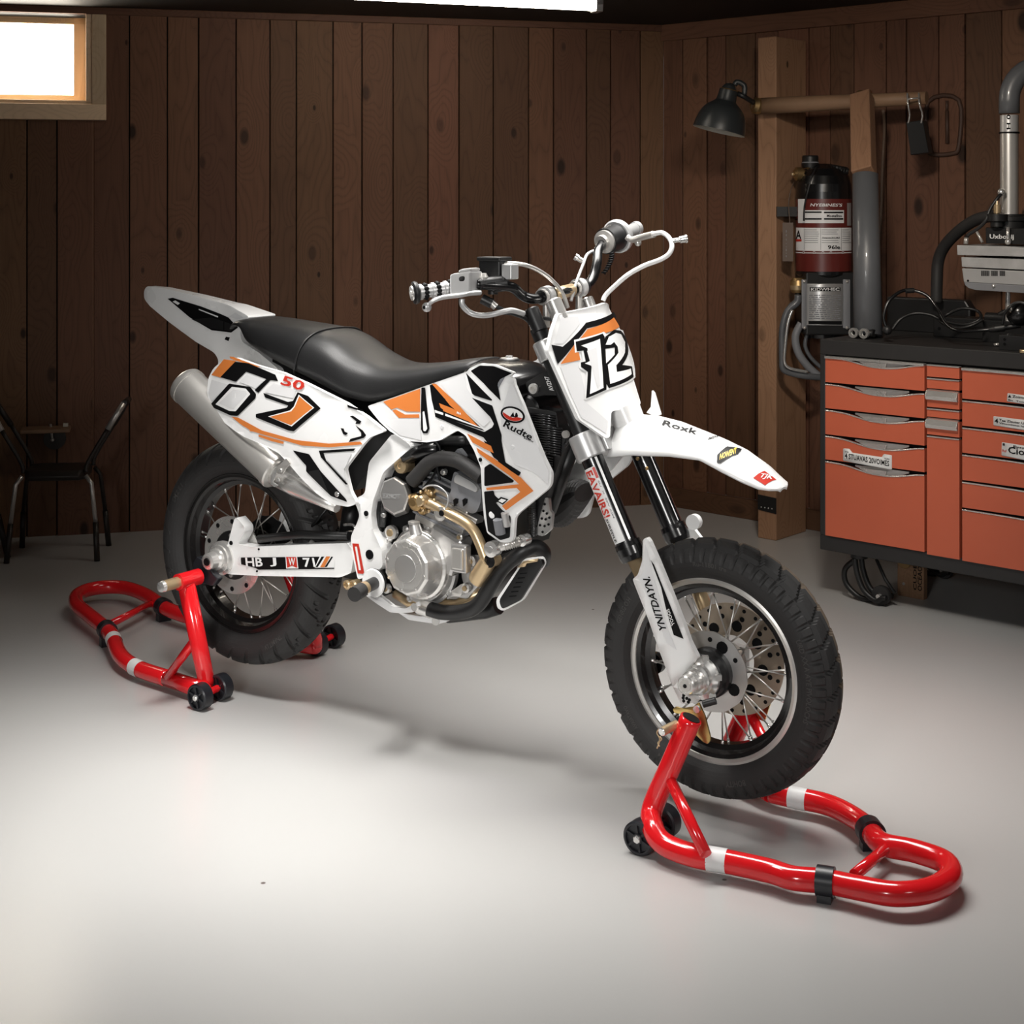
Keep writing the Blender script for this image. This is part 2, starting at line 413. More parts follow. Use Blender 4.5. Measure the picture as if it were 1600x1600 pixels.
def strip(name, P0, P1, nrm, z0, z1, dep, m):
    d = (P1-P0); L_ = d.length; d.normalize()
    o = plankbox(name, P0+Vector((0, 0, z0)), Vector((0, 0, 1)), nrm, z1-z0, dep, L_, m); o['kind'] = 'structure'; return o
strip('baseboard_right', CORN, RIGHT, nR, .0, .085, .03, 'wallwood')
strip('trim_1', CORN, RIGHT, nR, CEIL-.075, CEIL, .025, 'wallwood')
strip('trim_2', LEFT, CORN, nL, CEIL-.03, CEIL, .02, 'wallwood')
# window: deep reveal, casing and glowing pane
win = bpy.data.objects.new('window_1', None); C.objects.link(win); win['kind'] = 'structure'; ROOTM['window_1'] = Matrix()
def wbox(name, a, b, z0, z1, d0, d1, m):
    P = LEFT+LWD*a+nL*d0+Vector((0, 0, z0))
    return plankbox(name, P+Vector((0, 0, z1-z0)), LWD, nL, b-a, d1-d0, z1-z0, m, win) if (z1-z0) > (b-a) else plankbox(name, P+LWD*0, Vector((0, 0, 1)), nL, z1-z0, d1-d0, b-a, m, win)
cw = .052
wbox('casing', uh1-.006, uh1+cw, zh0-.0, CEIL-.03, -.01, .026, 'framewood'); wbox('casing', uh0-cw, uh0+.006, zh0, CEIL-.03, -.01, .026, 'framewood')
wbox('sill', uh0-cw, uh1+cw, zh0-.062, zh0+.004, -.01, .034, 'framewood')
wbox('jamb', uh1-.03, uh1-.004, zh0, zh1, -.16, .02, 'framewood'); wbox('jamb', uh0+.004, uh0+.03, zh0, zh1, -.16, .02, 'framewood')
wbox('jamb', uh0, uh1, zh0, zh0+.02, -.16, .02, 'framewood')
wbox('sash', uh1-.085, uh1-.03, zh0+.02, zh1, -.15, -.11, 'framewood'); wbox('sash', uh0+.03, uh0+.085, zh0+.02, zh1, -.15, -.11, 'framewood')
wbox('sash', uh0+.03, uh1-.03, zh0+.02, zh0+.05, -.15, -.11, 'framewood')
wbox('sash', uh0+.03, uh1-.03, zh1-.03, zh1, -.15, -.11, 'framewood')
mb = MB(); P = LEFT+nL*-.135
mb.prism([P+LWD*a+Vector((0, 0, z)) for a, z in ((uh0+.07, zh0+.03), (uh1-.07, zh0+.03), (uh1-.07, zh1-.02), (uh0+.07, zh1-.02))], nL*.005, 'pane'); mb.build('pane', win)

# ceiling tube lamp
def tube_lamp():
    a = at(938, 6, 5.62); b = at(575, -10, 5.32); d = (a-b); d.z = 0; d.normalize(); a.z = b.z = CEIL-.065; b = a-d*1.22
    r = empty('tube_lamp', b.lerp(a, .5), 'long glowing fluorescent tube lamp fixed under the dark ceiling', 'ceiling lamp')
    side = Vector((-d.y, d.x, 0))
    mb = MB(); mb.tube([b+d*.03, a-d*.03], .021, 'tube', 18); mb.build('lamp_tube', r)
    for q, e in ((a, d), (b, -d)):
        mb = MB(); mb.prism([q+side*x+Vector((0, 0, z)) for x, z in ((-.03, -.026), (.03, -.026), (.035, .0), (.035, .064), (-.035, .064), (-.035, 0))], -e*.03, 'steel'); mb.build('end_cap', r, bevel=.004)
    mb = MB(); mb.prism([b+side*x+Vector((0, 0, z)) for x, z in ((-.04, .03), (.04, .03), (.03, .065), (-.03, .065))], d*1.22, 'silver'); mb.build('housing', r)
    return a.lerp(b, .5)
tube_lamp()

# timber post, pole and the things hung there
Ppost = at(1184, 836, 6.08); Ppost.z = 0
post = plankbox('timber_post', Ppost-nR*0, RWD, -nR, .088, .235, 2.065, 'postwood', bevel=.004)
tag(post, 'thick rough timber post standing on the floor before the right plank wall', 'post')
plate = MB(); q0 = Ppost+nR*.001+RWD*.002
plate.prism([q0+RWD*x+Vector((0, 0, z)) for x, z in ((0, .118), (.088, .11), (.088, .175), (0, .18))], nR*.003, 'satin')
for i in range(4): plate.ball(q0+RWD*(.018+.017*i)+nR*.004+Vector((0, 0, .13)), .003, 'steel', 8)
o = plate.build('metal_plate', bevel=0); tag(o, 'dark metal plate screwed low on the face of the timber post', 'metal plate')

pa = at(1186, 166, 5.99); pb = at(1448, 153, 5.62)
mb = MB(); sag = [pa.lerp(pb, t) for t in (-.03, .25, .5, .75, 1)]; mb.tube(sag, [.034, .033, .030, .027, .025], 'pole', 20)
tag(mb.build('wooden_pole'), 'round wooden pole running sideways from the timber post below the lamp height', 'pole')
ax = (pb-pa).normalized(); pc = pa.lerp(pb, .64)
mb = MB(); mb.lathe(pc-ax*.02, ax, [(0, .030), (0, .043), (.045, .043), (.045, .030)], 'brass', 24, cap=False)
tag(mb.build('pole_ring'), 'brown ring collar slid onto the wooden pole right of the upright stud', 'ring')

# gray pipe standing on the bench with a wooden stud in its top
CORNER = at(1281, 854, 5.15); CORNER.z = 0; uw = RWD; nb = -nR
CABH, CABB = .905, .17
def cab(u, d, z): return CORNER+uw*u+nb*d+Vector((0, 0, z))
pbase = cab(.10, .16, CABH); pb_px = at(1352, 273, 5.36); stud_top = at(1349, 152, 5.66)
mb = MB(); path = [pbase+Vector((0, 0, .006)), pbase.lerp(pb_px, .5), pb_px]
mb.tube(path, [.050, .048, .046], 'greypipe', 28)
gp = mb.build('grey_tube'); tag(gp, 'smooth grey tube leaning upright on the left end of the black bench top', 'pipe')
mb = MB()
for k, u in ((-1, .028), (1, .065)):
    q = pbase+uw*(u-.05)*1.1-nb*.052+Vector((0, 0, .02)); mb.lathe(q, nR, [(0, .009), (0, .018), (.012, .018), (.012, .009)], 'chrome', 18, cap=False)
mb.tube([pbase+uw*-.04-nb*.03+Vector((0, 0, .02)), pbase+uw*.04-nb*.03+Vector((0, 0, .02))], .014, 'satin', 10)
mb.build('foot_fitting', gp)
stud = stud_top-pb_px; sl = stud.length; sd = stud.normalized(); ux = (uw-sd*uw.dot(sd)).normalized(); uy = sd.cross(ux)
st = plankbox('wooden_stud', pb_px-ux*.042-uy*.035, ux, uy, .078, .06, sl, 'postwood', bevel=.004)
tag(st, 'squared wooden stud rising from the grey tube up to the round pole', 'wooden stud')

# cabinet ---------------------------------------------------------------------
CM = Matrix((( uw.x, nb.x, 0, CORNER.x), (uw.y, nb.y, 0, CORNER.y), (0, 0, 1, 0), (0, 0, 0, 1)))
cabt = empty('tool_cabinet', CM, 'wide black tool cabinet with red-orange drawers along the right plank wall', 'tool cabinet')
FP = Surf(lambda v: v.y, lambda v: (v.x, v.z), lambda a, b, o: Vector((a, -o, b)), M=CM, dmin=3.5, dmax=8)
CL, CDP = 1.62, .62
mb = MB(); bx = lambda p, q, m: mb.box(p, q, m, CM)
bx((0, 0, CABH-.052), (CL, CDP, CABH), 'cabblack'); bx((0, .0, CABB), (CL, CDP, CABB+.052), 'cabblack')
bx((0, 0, CABB+.052), (.022, CDP, CABH-.052), 'cabblack'); bx((CL-.022, 0, CABB+.052), (CL, CDP, CABH-.052), 'cabblack'); bx((.022, .02, CABB+.052), (CL-.022, CDP, CABH-.052), 'ink')
mb.build('cabinet_frame', cabt, bevel=.003)
def fp(x, y): return FP.P(ZJ((x, y))[0])
u0 = .024; uA = fp(855, 600)[0]; uB = fp(861, 600)[0]; uC = fp(1030, 600)[0]; uD = fp(1037, 700)[0]; uE = CL-.024
def zl(x, ys): return [fp(x, y)[1] for y in ys]
g = .0025
def drawer_front(a, b, z0, z1, name, grip=True, big=False, bar=False):
    mb = MB(); w = b-a; n = 28; top = []
    for i in range(n+1):
        t = i/n; dip = 0.
        if grip:
            x = (t-.58)/.30; dip = .022*math.exp(-(abs(x)**2.6)) if abs(x) < 2 else 0
        top.append((a+g+(w-2*g)*t, z1-g-.004-dip))
    prof = [(a+g, z0+g), (b-g, z0+g)]+top[::-1]
    mb.prism([CM @ Vector((x, .012, z)) for x, z in prof], CM.to_3x3() @ Vector((0, -.020, 0)), 'cabred')
    d = mb.build(name, cabt, bevel=.0015)
    mb = MB()
    if grip:                                                         # silver lip with a recessed pull
        mb.tube([CM @ Vector((x, -.009, z+.001)) for x, z in top], .0028, 'brushed', 8)
        xs = [a+g+(w-2*g)*t for t in (.30, .38, .50, .62, .72, .84)]
        lo = [(xs[0], z1-g-.007), (xs[1], z1-.018), (xs[2], z1-.0275), (xs[3], z1-.0275), (xs[4], z1-.0265), (xs[5], z1-.010)]
        hi = [(xs[5], z1-.004), (xs[0], z1-.004)]
        mb.prism([CM @ Vector((x, -.002, z)) for x, z in lo+hi], CM.to_3x3() @ Vector((0, .008, 0)), 'alu')
        mb.prism([CM @ Vector((x, -.006, z)) for x, z in ((xs[1]-.01, z1-.011), (xs[1]+.012, z1-.021), (xs[2], z1-.025), (xs[3], z1-.025), (xs[3]+.004, z1-.010))], CM.to_3x3() @ Vector((0, -.007, 0)), 'brushed')
        if big: mb.box((a+g, -.016, z1-.009), (b-g, .008, z1-.001), 'brushed', CM)
    elif bar:
        mb.prism([CM @ Vector((a+.003, y, z)) for y, z in ((0, z1), (-.016, z1-.004), (-.026, z1-.022), (-.02, z1-.034), (0, z1-.036))], CM.to_3x3() @ Vector((b-a-.008, 0, 0)), 'brushed')
    else:
        mb.box((a+g, -.012, z1-.006), (b-g, .008, z1-.002), 'brushed', CM)
    mb.build('handle', d, bevel=.001)
    return d
zL = zl(352, (305, 440, 570, 700, 826, 1205))
for i in range(5): drawer_front(u0, uA, zL[i+1], zL[i], 'drawer', big=(i == 0))
zM = zl(862, (345, 412, 470, 563, 612)) ; zM2 = zl(860, (662, 700, 1300))
drawer_front(uB, uC, zM[1], zM[0], 'drawer', grip=False); drawer_front(uB, uC, zM[2], zM[1], 'drawer', grip=False)
drawer_front(uB, uC, zM[3], zM[2], 'drawer', grip=False, bar=True); drawer_front(uB, uC, zM[4], zM[3], 'drawer', grip=False)
drawer_front(uB, uC, zM2[1], zM[4], 'drawer', grip=False, bar=True); drawer_front(uB, uC, zM2[2], zM2[1], 'door', grip=False)
zR = zl(1037, (363, 523, 658, 793, 929, 1066, 1332))
for i in range(6): drawer_front(uD, uE, zR[i+1], zR[i], 'drawer', big=(i == 0))
def label(pix, lines, sfc=FP, name='label_plate', parent=None, off=.0105):
    mb = MB(); sheet(mb, sfc, pix, 'label', off=off, th=.002, cell=0, r=1.5)
    for s, p0, p1, p3, m in lines: letter(mb, sfc, s, p0, p1, p3, m, off=off+.0012)
    return mb.build(name, parent or cabt)
j = lambda x, y: ZJ((x, y))[0]
label(ZJ((447, 768), (478, 770), (492, 790), (640, 812), (650, 796), (690, 803), (690, 875), (590, 858), (447, 830)), [('4 STUAVAS 20VOIMES', j(457, 818), j(678, 858), j(457, 790), 'ink'), ('SPYM', j(457, 787), j(474, 790), j(457, 781), 'ink'), ('FLORA', j(655, 822), j(680, 826), j(655, 814), 'ink')])
label(ZJ((1268, 492), (1420, 512), (1420, 558), (1265, 533)), [('Zoimwnun', j(1293, 514), j(1400, 528), j(1293, 501), 'ink'), ('\u25b2', j(1271, 513), j(1288, 515), j(1272, 498), 'ink'), ('8n  Tonng, 2', j(1272, 531), j(1400, 550), j(1272, 521), 'ink')])
label(ZJ((1198, 607), (1420, 635), (1420, 688), (1198, 653)), [('4', j(1205, 641), j(1222, 643), j(1205, 618), 'ink'), ('Tea Zleuter UrwoL', j(1227, 632), j(1400, 655), j(1227, 620), 'ink'), ('Vimucicinmet Nut Nut', j(1227, 645), j(1400, 671), j(1227, 636), 'ink')])
label(ZJ((1240, 737), (1420, 765), (1420, 840), (1238, 803)), [('CioO', j(1272, 792), j(1400, 812), j(1272, 757), 'ink'), ('8', j(1244, 754), j(1256, 756), j(1244, 740), 'ink'), ('Rof', j(1244, 785), j(1264, 788), j(1244, 772), 'red'), ('Exsypun', j(1298, 765), j(1400, 781), j(1298, 752), 'ink')])
# caster with a bent fork, in black
def caster(u, d):
    mb = MB(); P = lambda x, z, y=0: CM @ Vector((u+x, d+y, z))
    mb.cyl(P(0, .172), P(0, .150), .030, 'satin', 18)
    for y in (-.022, .022): mb.tube(crom([P(-.005, .152, y), P(.004, .10, y), P(.03, .045, y), P(.075, .018, y), P(.10, .030, y), P(.115, .032, y)], 5), .010, 'satin', 8)
    mb.tube(crom([P(-.015, .14), P(-.055, .10), P(-.05, .05), P(0, .013), P(.05, .012)], 5), .010, 'satin', 8)
    mb.tube([P(.065, .155), P(.10, .09), P(.135, .05)], .006, 'satin', 8)
    c = mb.build('caster', cabt)
    mb = MB(); mb.lathe(P(.085, .0335, -.012), nb, [(0, .014), (0, .032), (.004, .0335), (.020, .0335), (.024, .032), (.024, .014)], 'rubber', 24); mb.lathe(P(.085, .0335, -.026), nb, [(0, .008), (.052, .008)], 'chrome', 14); mb.build('caster_wheel', c)
caster(.12, .06); caster(1.45, .06); caster(.12, .54); caster(1.45, .54)
# timber block under the cabinet
bk = at(1404, 928, 5.0); q = on_z(1402, 930, 0)
v = CM.inverted() @ q; w_ = .148
blk = plankbox('wooden_block', CM @ Vector((v.x, v.y, 0)), uw, nb, .100, .028, CABB, 'blockwood', bevel=.002)
tag(blk, 'stubby wooden block with stamped letters propping up the black cabinet', 'wooden block')
mb = MB(); mb.lathe(CM @ Vector((v.x+.028, v.y, .125)), nR, [(0, .025), (.004, .026), (.006, .024)], 'brass', 24); mb.build('washer', blk); mb = MB(); mb.ball(CM @ Vector((v.x+.028, v.y-.008, .125)), .006, 'steel', 10); mb.build('bolt', blk); mb = MB()
mb.cyl(CM @ Vector((v.x+.025, v.y+.002, .045)), CM @ Vector((v.x+.025, v.y-.003, .045)), .005, 'steel', 12)
mb.build('screw', blk)
mb = MB()
for s, x, h in (('OCEAOZ3', .094, .0165), ('CUOEI8', .074, .013)):
    letter3(mb, s, CM @ Vector((v.x+x, v.y-.0006, .03)), (0, 0, 1), -uw, .115, h, 'ink')
mb.build('stamp', blk, normals=False)
# ================================================================ props on the wall and the bench
# extinguisher-like canister strapped to the side of the timber post
ZXp = lambda x, y: ZX((x, y))[0]
fy = 6.02
fc = at(1287, 400, fy)
zt = lambda y: at(1287, y, fy).z
can = empty('extinguisher_canister', Vector((fc.x, fc.y, zt(525))), 'black and dark red canister with white instruction labels beside the timber post', 'fire extinguisher')
R_ = .112
CY = Surf(lambda v: (Vector((v.x-fc.x, v.y-fc.y)).length-R_), lambda v: (math.atan2(v.x-fc.x, -(v.y-fc.y))*R_, v.z),
          lambda a, b, o: Vector((fc.x+(R_+o)*math.sin(a/R_), fc.y-(R_+o)*math.cos(a/R_), b)), dmin=5.2, dmax=6.8)
mb = MB(); O = Vector((fc.x, fc.y, 0)); Z = Vector((0, 0, 1))
mb.lathe(O, Z, [(zt(432), R_*.9), (zt(428), R_), (zt(300), R_), (zt(288), R_*.985), (zt(275), R_*.9), (zt(264), R_*.70), (zt(258), R_*.4), (zt(256), .03)], 'black', 48); mb.build('cylinder', can)
mb = MB()
def band(x0, x1, y0, y1, m, off=.0015): sheet(mb, CY, [(x0, y0), (x1, y0), (x1, y1), (x0, y1)], m, off=off, cell=.015)
L0, L1 = 1243.8, 1330.2
band(L0, L1, 311, 423, 'darkred'); X = lambda x: 1220+x/5.161; Y = lambda y: 230+y/5.161
band(X(198), X(505), Y(508), Y(612), 'label', .003)
for a, b, c, d in ((200, 330, 518, 530), (348, 498, 520, 532), (200, 330, 572, 585), (348, 498, 572, 585), (120, 143, 518, 530), (120, 143, 575, 588)): band(X(a), X(b), Y(c), Y(d), 'ink', .004)
band(X(145), X(198), Y(418), Y(612), 'label', .0035); band(X(530), X(562), Y(450), Y(632), 'silver', .003)
band(L0+1, L1-1, Y(648), Y(832), 'label', .003)
for x in (192, 322, 482): band(X(x), X(x+2), Y(655), Y(828), 'ink', .004)
for i in range(7):
    for a, b in ((198, 312), (330, 470), (490, 560)):
        if i in (3,) and a == 330: continue
        band(X(a), X(b-random.randint(0, 25)), Y(664+i*17), Y(668+i*17), 'grey', .004)
band(L0+1, L1-1, Y(845), Y(852), 'label', .004)
for x in (190, 272, 340, 402, 495): band(X(x-8), X(x+8), Y(842), Y(858), 'label', .0045); band(X(x-5), X(x+5), Y(846), Y(854), 'darkred', .005)
letter(mb, CY, "NYEBINES'S", (X(240), Y(478)), (X(488), Y(480)), (X(246), Y(452)), 'label', .004)
letter(mb, CY, 'Mostafino', (X(370), Y(564)), (X(486), Y(564)), (X(370), Y(542)), 'ink', .005)
letter(mb, CY, 'A', (X(130), Y(740)), (X(172), Y(740)), (X(130), Y(672)), 'ink', .005); band(X(130), X(175), Y(742), Y(760), 'red', .005)
letter(mb, CY, 'Tomporet 3012 MLE', (X(335), Y(738)), (X(470), Y(738)), (X(335), Y(724)), 'ink', .005)
letter(mb, CY, '96le', (X(378), Y(822)), (X(474), Y(822)), (X(378), Y(790)), 'ink', .005)
mb.build('wrap_label', can, normals=False)
mb = MB(); c0 = at(1266, 246, fy); mb.lathe(Vector((c0.x, c0.y, 0)), Z, [(zt(262), .034), (zt(255), .036), (zt(253), .033), (zt(245), .033), (zt(243), .03)], 'satin', 24, ms=['satin', 'grey', 'satin', 'satin']); mb.build('cap', can)
mb = MB(); c0 = at(1309, 264, fy-.02); ax = Vector((.18, -.1, 1)).normalized(); mb.lathe(c0-ax*.02, ax, [(0, .040), (.030, .042), (.034, .036)], 'satin', 24)
for i in range(20):
    a = 2*PI*i/20; u = ax.orthogonal().normalized(); w = ax.cross(u); d = u*math.cos(a)+w*math.sin(a); mb.tube([c0-ax*.016+d*.042, c0+ax*.010+d*.042], .003, 'satin', 6)
mb.build('screw_cap', can)
mb = MB(); v0 = at(1240, 272, fy-.02); d = Vector((.9, .15, .02)).normalized()
mb.lathe(v0, d, [(0, .014), (.01, .028), (.035, .028), (.036, .018), (.05, .018), (.052, .033), (.062, .033), (.07, .025), (.09, .02)], 'brass', 24); mb.ball(v0-d*.004, .008, 'gold', 10); mb.build('valve', can)
mb = MB(); mb.tube(crom([at(1275, 262, fy-.1), at(1268, 278, fy-.13), at(1262, 300, fy-.135), at(1257, 322, fy-.125), at(1256, 345, fy-.12)], 6), .0035, 'satin', 8); mb.build('thin_hose', can)
# lower box with riveted name plate
bz0, bz1 = zt(525), zt(424); mb = MB()
BXM = Matrix.Translation((fc.x, fc.y, 0)) @ Matrix.Rotation(.05, 4, 'Z')
mb.box((-.098, -.10, bz0+.012), (.103, .08, bz1), 'satin', BXM); mb.lathe(Vector((fc.x, fc.y, 0)), Z, [(bz0-.004, .085), (bz0+.012, .088)], 'black', 32)
mb.build('lower_box', can, bevel=.006)
BF = Surf(lambda v: v.y+.10, lambda v: (v.x, v.z), lambda a, b, o: Vector((a, -.10-o, b)), M=BXM, dmin=5.2, dmax=7)
for a, b in ((166, 205), (500, 556)):
    mb = MB(); sheet(mb, BF, ZX((a, 1065), (b, 1068), (b, 1462), (a, 1458)), 'grey', off=.006, th=.006, cell=0, r=1)
    for y in (1082, 1455): q = BF.P(ZXp((a+b)/2+2, y)); mb.ball(BXM @ BF.emb(q[0], q[1], .007), .007, 'steel', 10)
    mb.build('side_rail', can, bevel=.001)
mb = MB(); sheet(mb, BF, ZX((205, 1100), (498, 1102), (498, 1440), (205, 1435)), 'silver', off=.004, th=.004, cell=0, r=1.5)
sheet(mb, BF, ZX((230, 1130), (478, 1130), (478, 1160), (232, 1162)), 'ink', off=.005, cell=0); sheet(mb, BF, ZX((220, 1400), (490, 1402), (490, 1430), (220, 1426)), 'ink', off=.005, cell=0)
letter(mb, BF, 'KIDWHEC', ZXp(240, 1158), ZXp(470, 1156), ZXp(240, 1134), 'label', .0062)
for i in range(13):
    x = 225
    while x < 470:
        w = random.randint(12, 60); sheet(mb, BF, ZX((x, 1190+i*15.5), (min(482, x+w), 1190+i*15.5), (min(482, x+w), 1197+i*15.5), (x, 1197+i*15.5)), 'grey', off=.0052, cell=0); x += w+random.randint(4, 12)
mb.build('name_plate', can)
mb = MB(); q = at(1247, 440, fy-.05); mb.lathe(Vector((q.x, q.y, q.z-.045)), Z, [(0, .026), (.012, .03), (.03, .034), (.05, .03), (.06, .024)], 'brass', 24, ms=['brass', 'gold', 'brass', 'brass']); mb.cyl(Vector((q.x, q.y, q.z-.085)), Vector((q.x, q.y, q.z-.045)), .012, 'satin')
mb.box((q.x-.002, q.y-.03, q.z-.085), (q.x+.026, q.y-.01, q.z-.055), 'red'); mb.build('hose_coupling', can)
mb = MB(); k = Ppost+RWD*.088; mb.box((0, -.02, 0), ((Vector((fc.x, fc.y, 0))-k).length-.05, .02, .04), 'satin', Matrix.Translation((k.x, k.y, zt(300)-.1)) @ Matrix.Rotation(math.atan2(fc.y-k.y, fc.x-k.x), 4, 'Z')); mb.build('wall_bracket', can)
# handle lever hanging beneath
hy = 5.92
mb = MB(); hp = [at(x, y, hy) for x, y in ZX((140, 1190), (130, 1250), (60, 1310), (25, 1400), (10, 1500))]
hp += [at(1222, 560, hy), at(1224, 577, hy), at(1240, 584, hy), at(1262, 588, hy), at(1286, 590, hy+.02)]
mb.tube(crom(hp, 5), [.014]*1+[.016]*8+[.013]*(len(crom(hp, 5))-9), 'greypipe', 12)
mb.tube(crom([at(x, y, hy-.02) for x, y in ((1238, 484), (1231, 505), (1227, 540), (1226, 566), (1236, 576), (1262, 581))], 5), .006, 'chrome', 8)
mb.build('grab_lever', can)
mb = MB(); mb.tube(crom([at(x, y, hy+.06) for x, y in ((1252, 505), (1243, 525), (1247, 550), (1262, 572), (1282, 590))], 6), .016, 'grey', 12); mb.tube(crom([at(x, y, hy+.05) for x, y in ((1262, 520), (1258, 540), (1268, 560), (1290, 580))], 6), .008, 'greypipe', 10); mb.build('hose', can)
# hanging tag
mb = MB(); tq = at(1231, 378, 5.93)
tl = Matrix.Translation(tq) @ Matrix.Rotation(-.2, 4, 'Z'); mb.box((-.021, -.002, -.078), (.021, .002, .078), 'cord', tl)
letter3(mb, 'STEVVOOE', tl @ Vector((-.008, -.0026, -.062)), (0, 0, 1), (1, 0, 0), .11, .02, 'grey')
tg = mb.build('hanging_tag', normals=False); tag(tg, 'narrow dark red tag hanging on a cord left of the canister', 'tag')
mb = MB(); mb.tube(crom([at(1240, 285, 5.96), at(1235, 300, 5.94), at(1232, 320, 5.94), at(1234, 345, 5.93), at(1233, 352, 5.93)], 5), .002, 'cord', 6); mb.build('cord', tg)

# wall lamp on the post
lz = 5.92
def wall_lamp():
    P0 = at(1175, 166, 5.98); r = empty('wall_lamp', P0, 'dark grey dome lamp on a jointed arm at the top of the timber post', 'wall lamp')
    top = at(1140, 135, lz); rim = at(1123, 205, lz); ax = (rim-top).normalized(); Lh = (rim-top).length
    mb = MB(); k = Lh/.185
    prof0 = [(-.014, .004), (-.010, .016), (0, .026), (.012*k, .031), (.016*k, .036), (.055*k, .040), (.065*k, .046), (.09*k, .075), (.12*k, .092), (.155*k, .102), (.185*k, .106), (.185*k, .100), (.15*k, .096), (.09*k, .068), (.06*k, .035)]
    sm = [(v.x, v.y) for v in crom([Vector((a, b, 0)) for a, b in prof0[3:11]], 5)]; prof = prof0[:3]+sm+prof0[11:]; mb.lathe(top, ax, prof, 'lampshade', 48, ms=['lampshade']*(len(prof)-1-len(prof0[11:]))+['cream']*len(prof0[11:])); mb.build('lamp_shade', r)
    mb = MB(); mb.lathe(top, ax, [(.0125*k, .0365), (.0165*k, .0385)], 'brass', 32, cap=False); mb.build('collar', r)
    mb = MB(); mb.ball(top+ax*.10*k, .03, 'cream', 16); mb.build('bulb', r)
    mb = MB(); a0 = top+ax*.01; mb.tube(crom([top+Vector((.02, 0, .005)), at(1152, 128, lz), at(1163, 134, lz), at(1163, 148, lz)], 5), .011, 'lampshade', 10)
    mb.tube([at(1152, 146, lz), at(1163, 151, lz), at(1174, 158, 5.95), at(1182, 163, 5.99)], .0105, 'satin', 12); mb.build('arm', r)
    mb = MB(); d = (at(1186, 166, 5.99)-at(1172, 163, 5.97)).normalized(); mb.lathe(at(1176, 164, 5.97), d, [(0, .02), (.012, .034), (.03, .034), (.03, .02)], 'brass', 24); mb.build('wall_mount', r)
wall_lamp()

# black box hanging on metal hooks from the pole
def hang_box():
    y = 5.60; r = empty('hanging_box', at(1433, 240, y), 'slim black box hanging on two metal hooks from the wooden pole', 'box')
    mb = MB(); sl = .5
    mb.prism([at(x, y_, y) for x, y_ in ZI((1064, 555), (1140, 545), (1168, 695), (1084, 705))], Vector((.03, .05, .0)), 'satin'); mb.build('box_body', r, bevel=.003)
    for x0, x1 in ((1070, 1076), (1122, 1134)):
        mb = MB(); mb.tube(crom([at(*ZI((x0-2, 440))[0], y+.02), at(*ZI((x0, 425))[0], y), at(*ZI((x0+2, 470))[0], y-.03), at(*ZI((x1+4, 520))[0], y-.01), at(*ZI((x1-2, 560))[0], y)], 5), .0035, 'chrome', 8); mb.build('hook', r)
    mb = MB(); mb.tube([at(*ZI((1072, 450))[0], y-.03), at(*ZI((1122, 445))[0], y-.03)], .003, 'chrome', 8); mb.build('cross_bar', r)
hang_box()
mb = MB(); mb.tube(crom([at(x, y, d) for x, y, d in ((1380, 173, 5.72), (1382, 200, 5.80), (1379, 260, 5.84), (1377, 330, 5.84), (1374, 395, 5.8), (1376, 440, 5.7), (1377, 500, 5.55))], 6), .006, 'cord', 8)
tag(mb.build('brown_cord'), 'brown cord hanging from the wooden pole down behind the grey tube', 'cord')
mb = MB(); w = wall_px(1478, 205, RW0, RWD)+nR*.012
fr = [w+RWD*a+Z*b for a, b in ((-.07, .12), (.06, .12), (.06, -.06), (.03, -.09), (-.05, -.09), (-.07, -.06))]
mb.tube(crom(fr, 4, True), .009, 'hookwood', 10, loop=True)
mb.tube([w+RWD*.01+Z*.08, w+RWD*.012-Z*.05], .008, 'hookwood', 10); mb.tube([w+RWD*.01+Z*.08, w+RWD*.01+Z*.12], .006, 'hookwood', 10)
tag(mb.build('wooden_wall_hook'), 'dim brown wooden loop hook on the planks right of the hanging black box', 'hook')

# bench things: dark tray, box and the coiled cables
def benchpt(px, py, lift=0.): return on_z(px, py, CABH+lift)
Ax = Matrix(((uw.x, nb.x, 0, 0), (uw.y, nb.y, 0, 0), (0, 0, 1, 0), (0, 0, 0, 1)))
def cabloc(p): return CM.inverted() @ p
q = cabloc(wall_px(1385, 480, cab(0, .50, 0), uw)); q2 = cabloc(wall_px(1516, 480, cab(0, .50, 0), uw))
mb = MB(); n = 6; zz = CABH+.125
pts = [(q.x, CABH), (q2.x, CABH), (q2.x, zz-.03), (q2.x-.02, zz), (q.x, zz)]
mb.prism([CM @ Vector((x, .50, z)) for x, z in pts], nb*.05, 'satin'); o = mb.build('dark_case', bevel=.006); tag(o, 'long matt black case lying along the back of the bench top', 'case')
q = cabloc(benchpt(1443, 528)); mb = MB(); mb.box((q.x, .36, CABH), (q.x+.42, .46, CABH+.072), 'satin', CM); mb.cyl(CM @ Vector((q.x+.025, .36, CABH+.03)), CM @ Vector((q.x+.025, .357, CABH+.03)), .006, 'ink', 12)
o = mb.build('black_block', bevel=.004); tag(o, 'low black block with a small hole standing before the dark case', 'block')
def cable(name, pts, r, m, lab, parts=None):
    mb = MB(); mb.tube(crom([at(x, y, d) for x, y, d in pts], 6), r, m, 10); o = mb.build(name); tag(o, lab, 'cable'); return o
k1 = cable('looped_cable', [(*ZI((975, 1490))[0], 5.02), (*ZI((962, 1440))[0], 5.03), (*ZI((985, 1370))[0], 5.04), (*ZI((1040, 1325))[0], 5.05), (*ZI((1095, 1320))[0], 5.05), (*ZI((1160, 1345))[0], 5.03), (*ZI((1210, 1410))[0], 5.0), (*ZI((1250, 1475))[0], 4.95), (*ZI((1300, 1502))[0], 4.9), (*ZI((1380, 1502))[0], 4.86), (*ZI((1445, 1498))[0], 4.84)], .0058, 'black', 'glossy black cable arched high over the bench top')
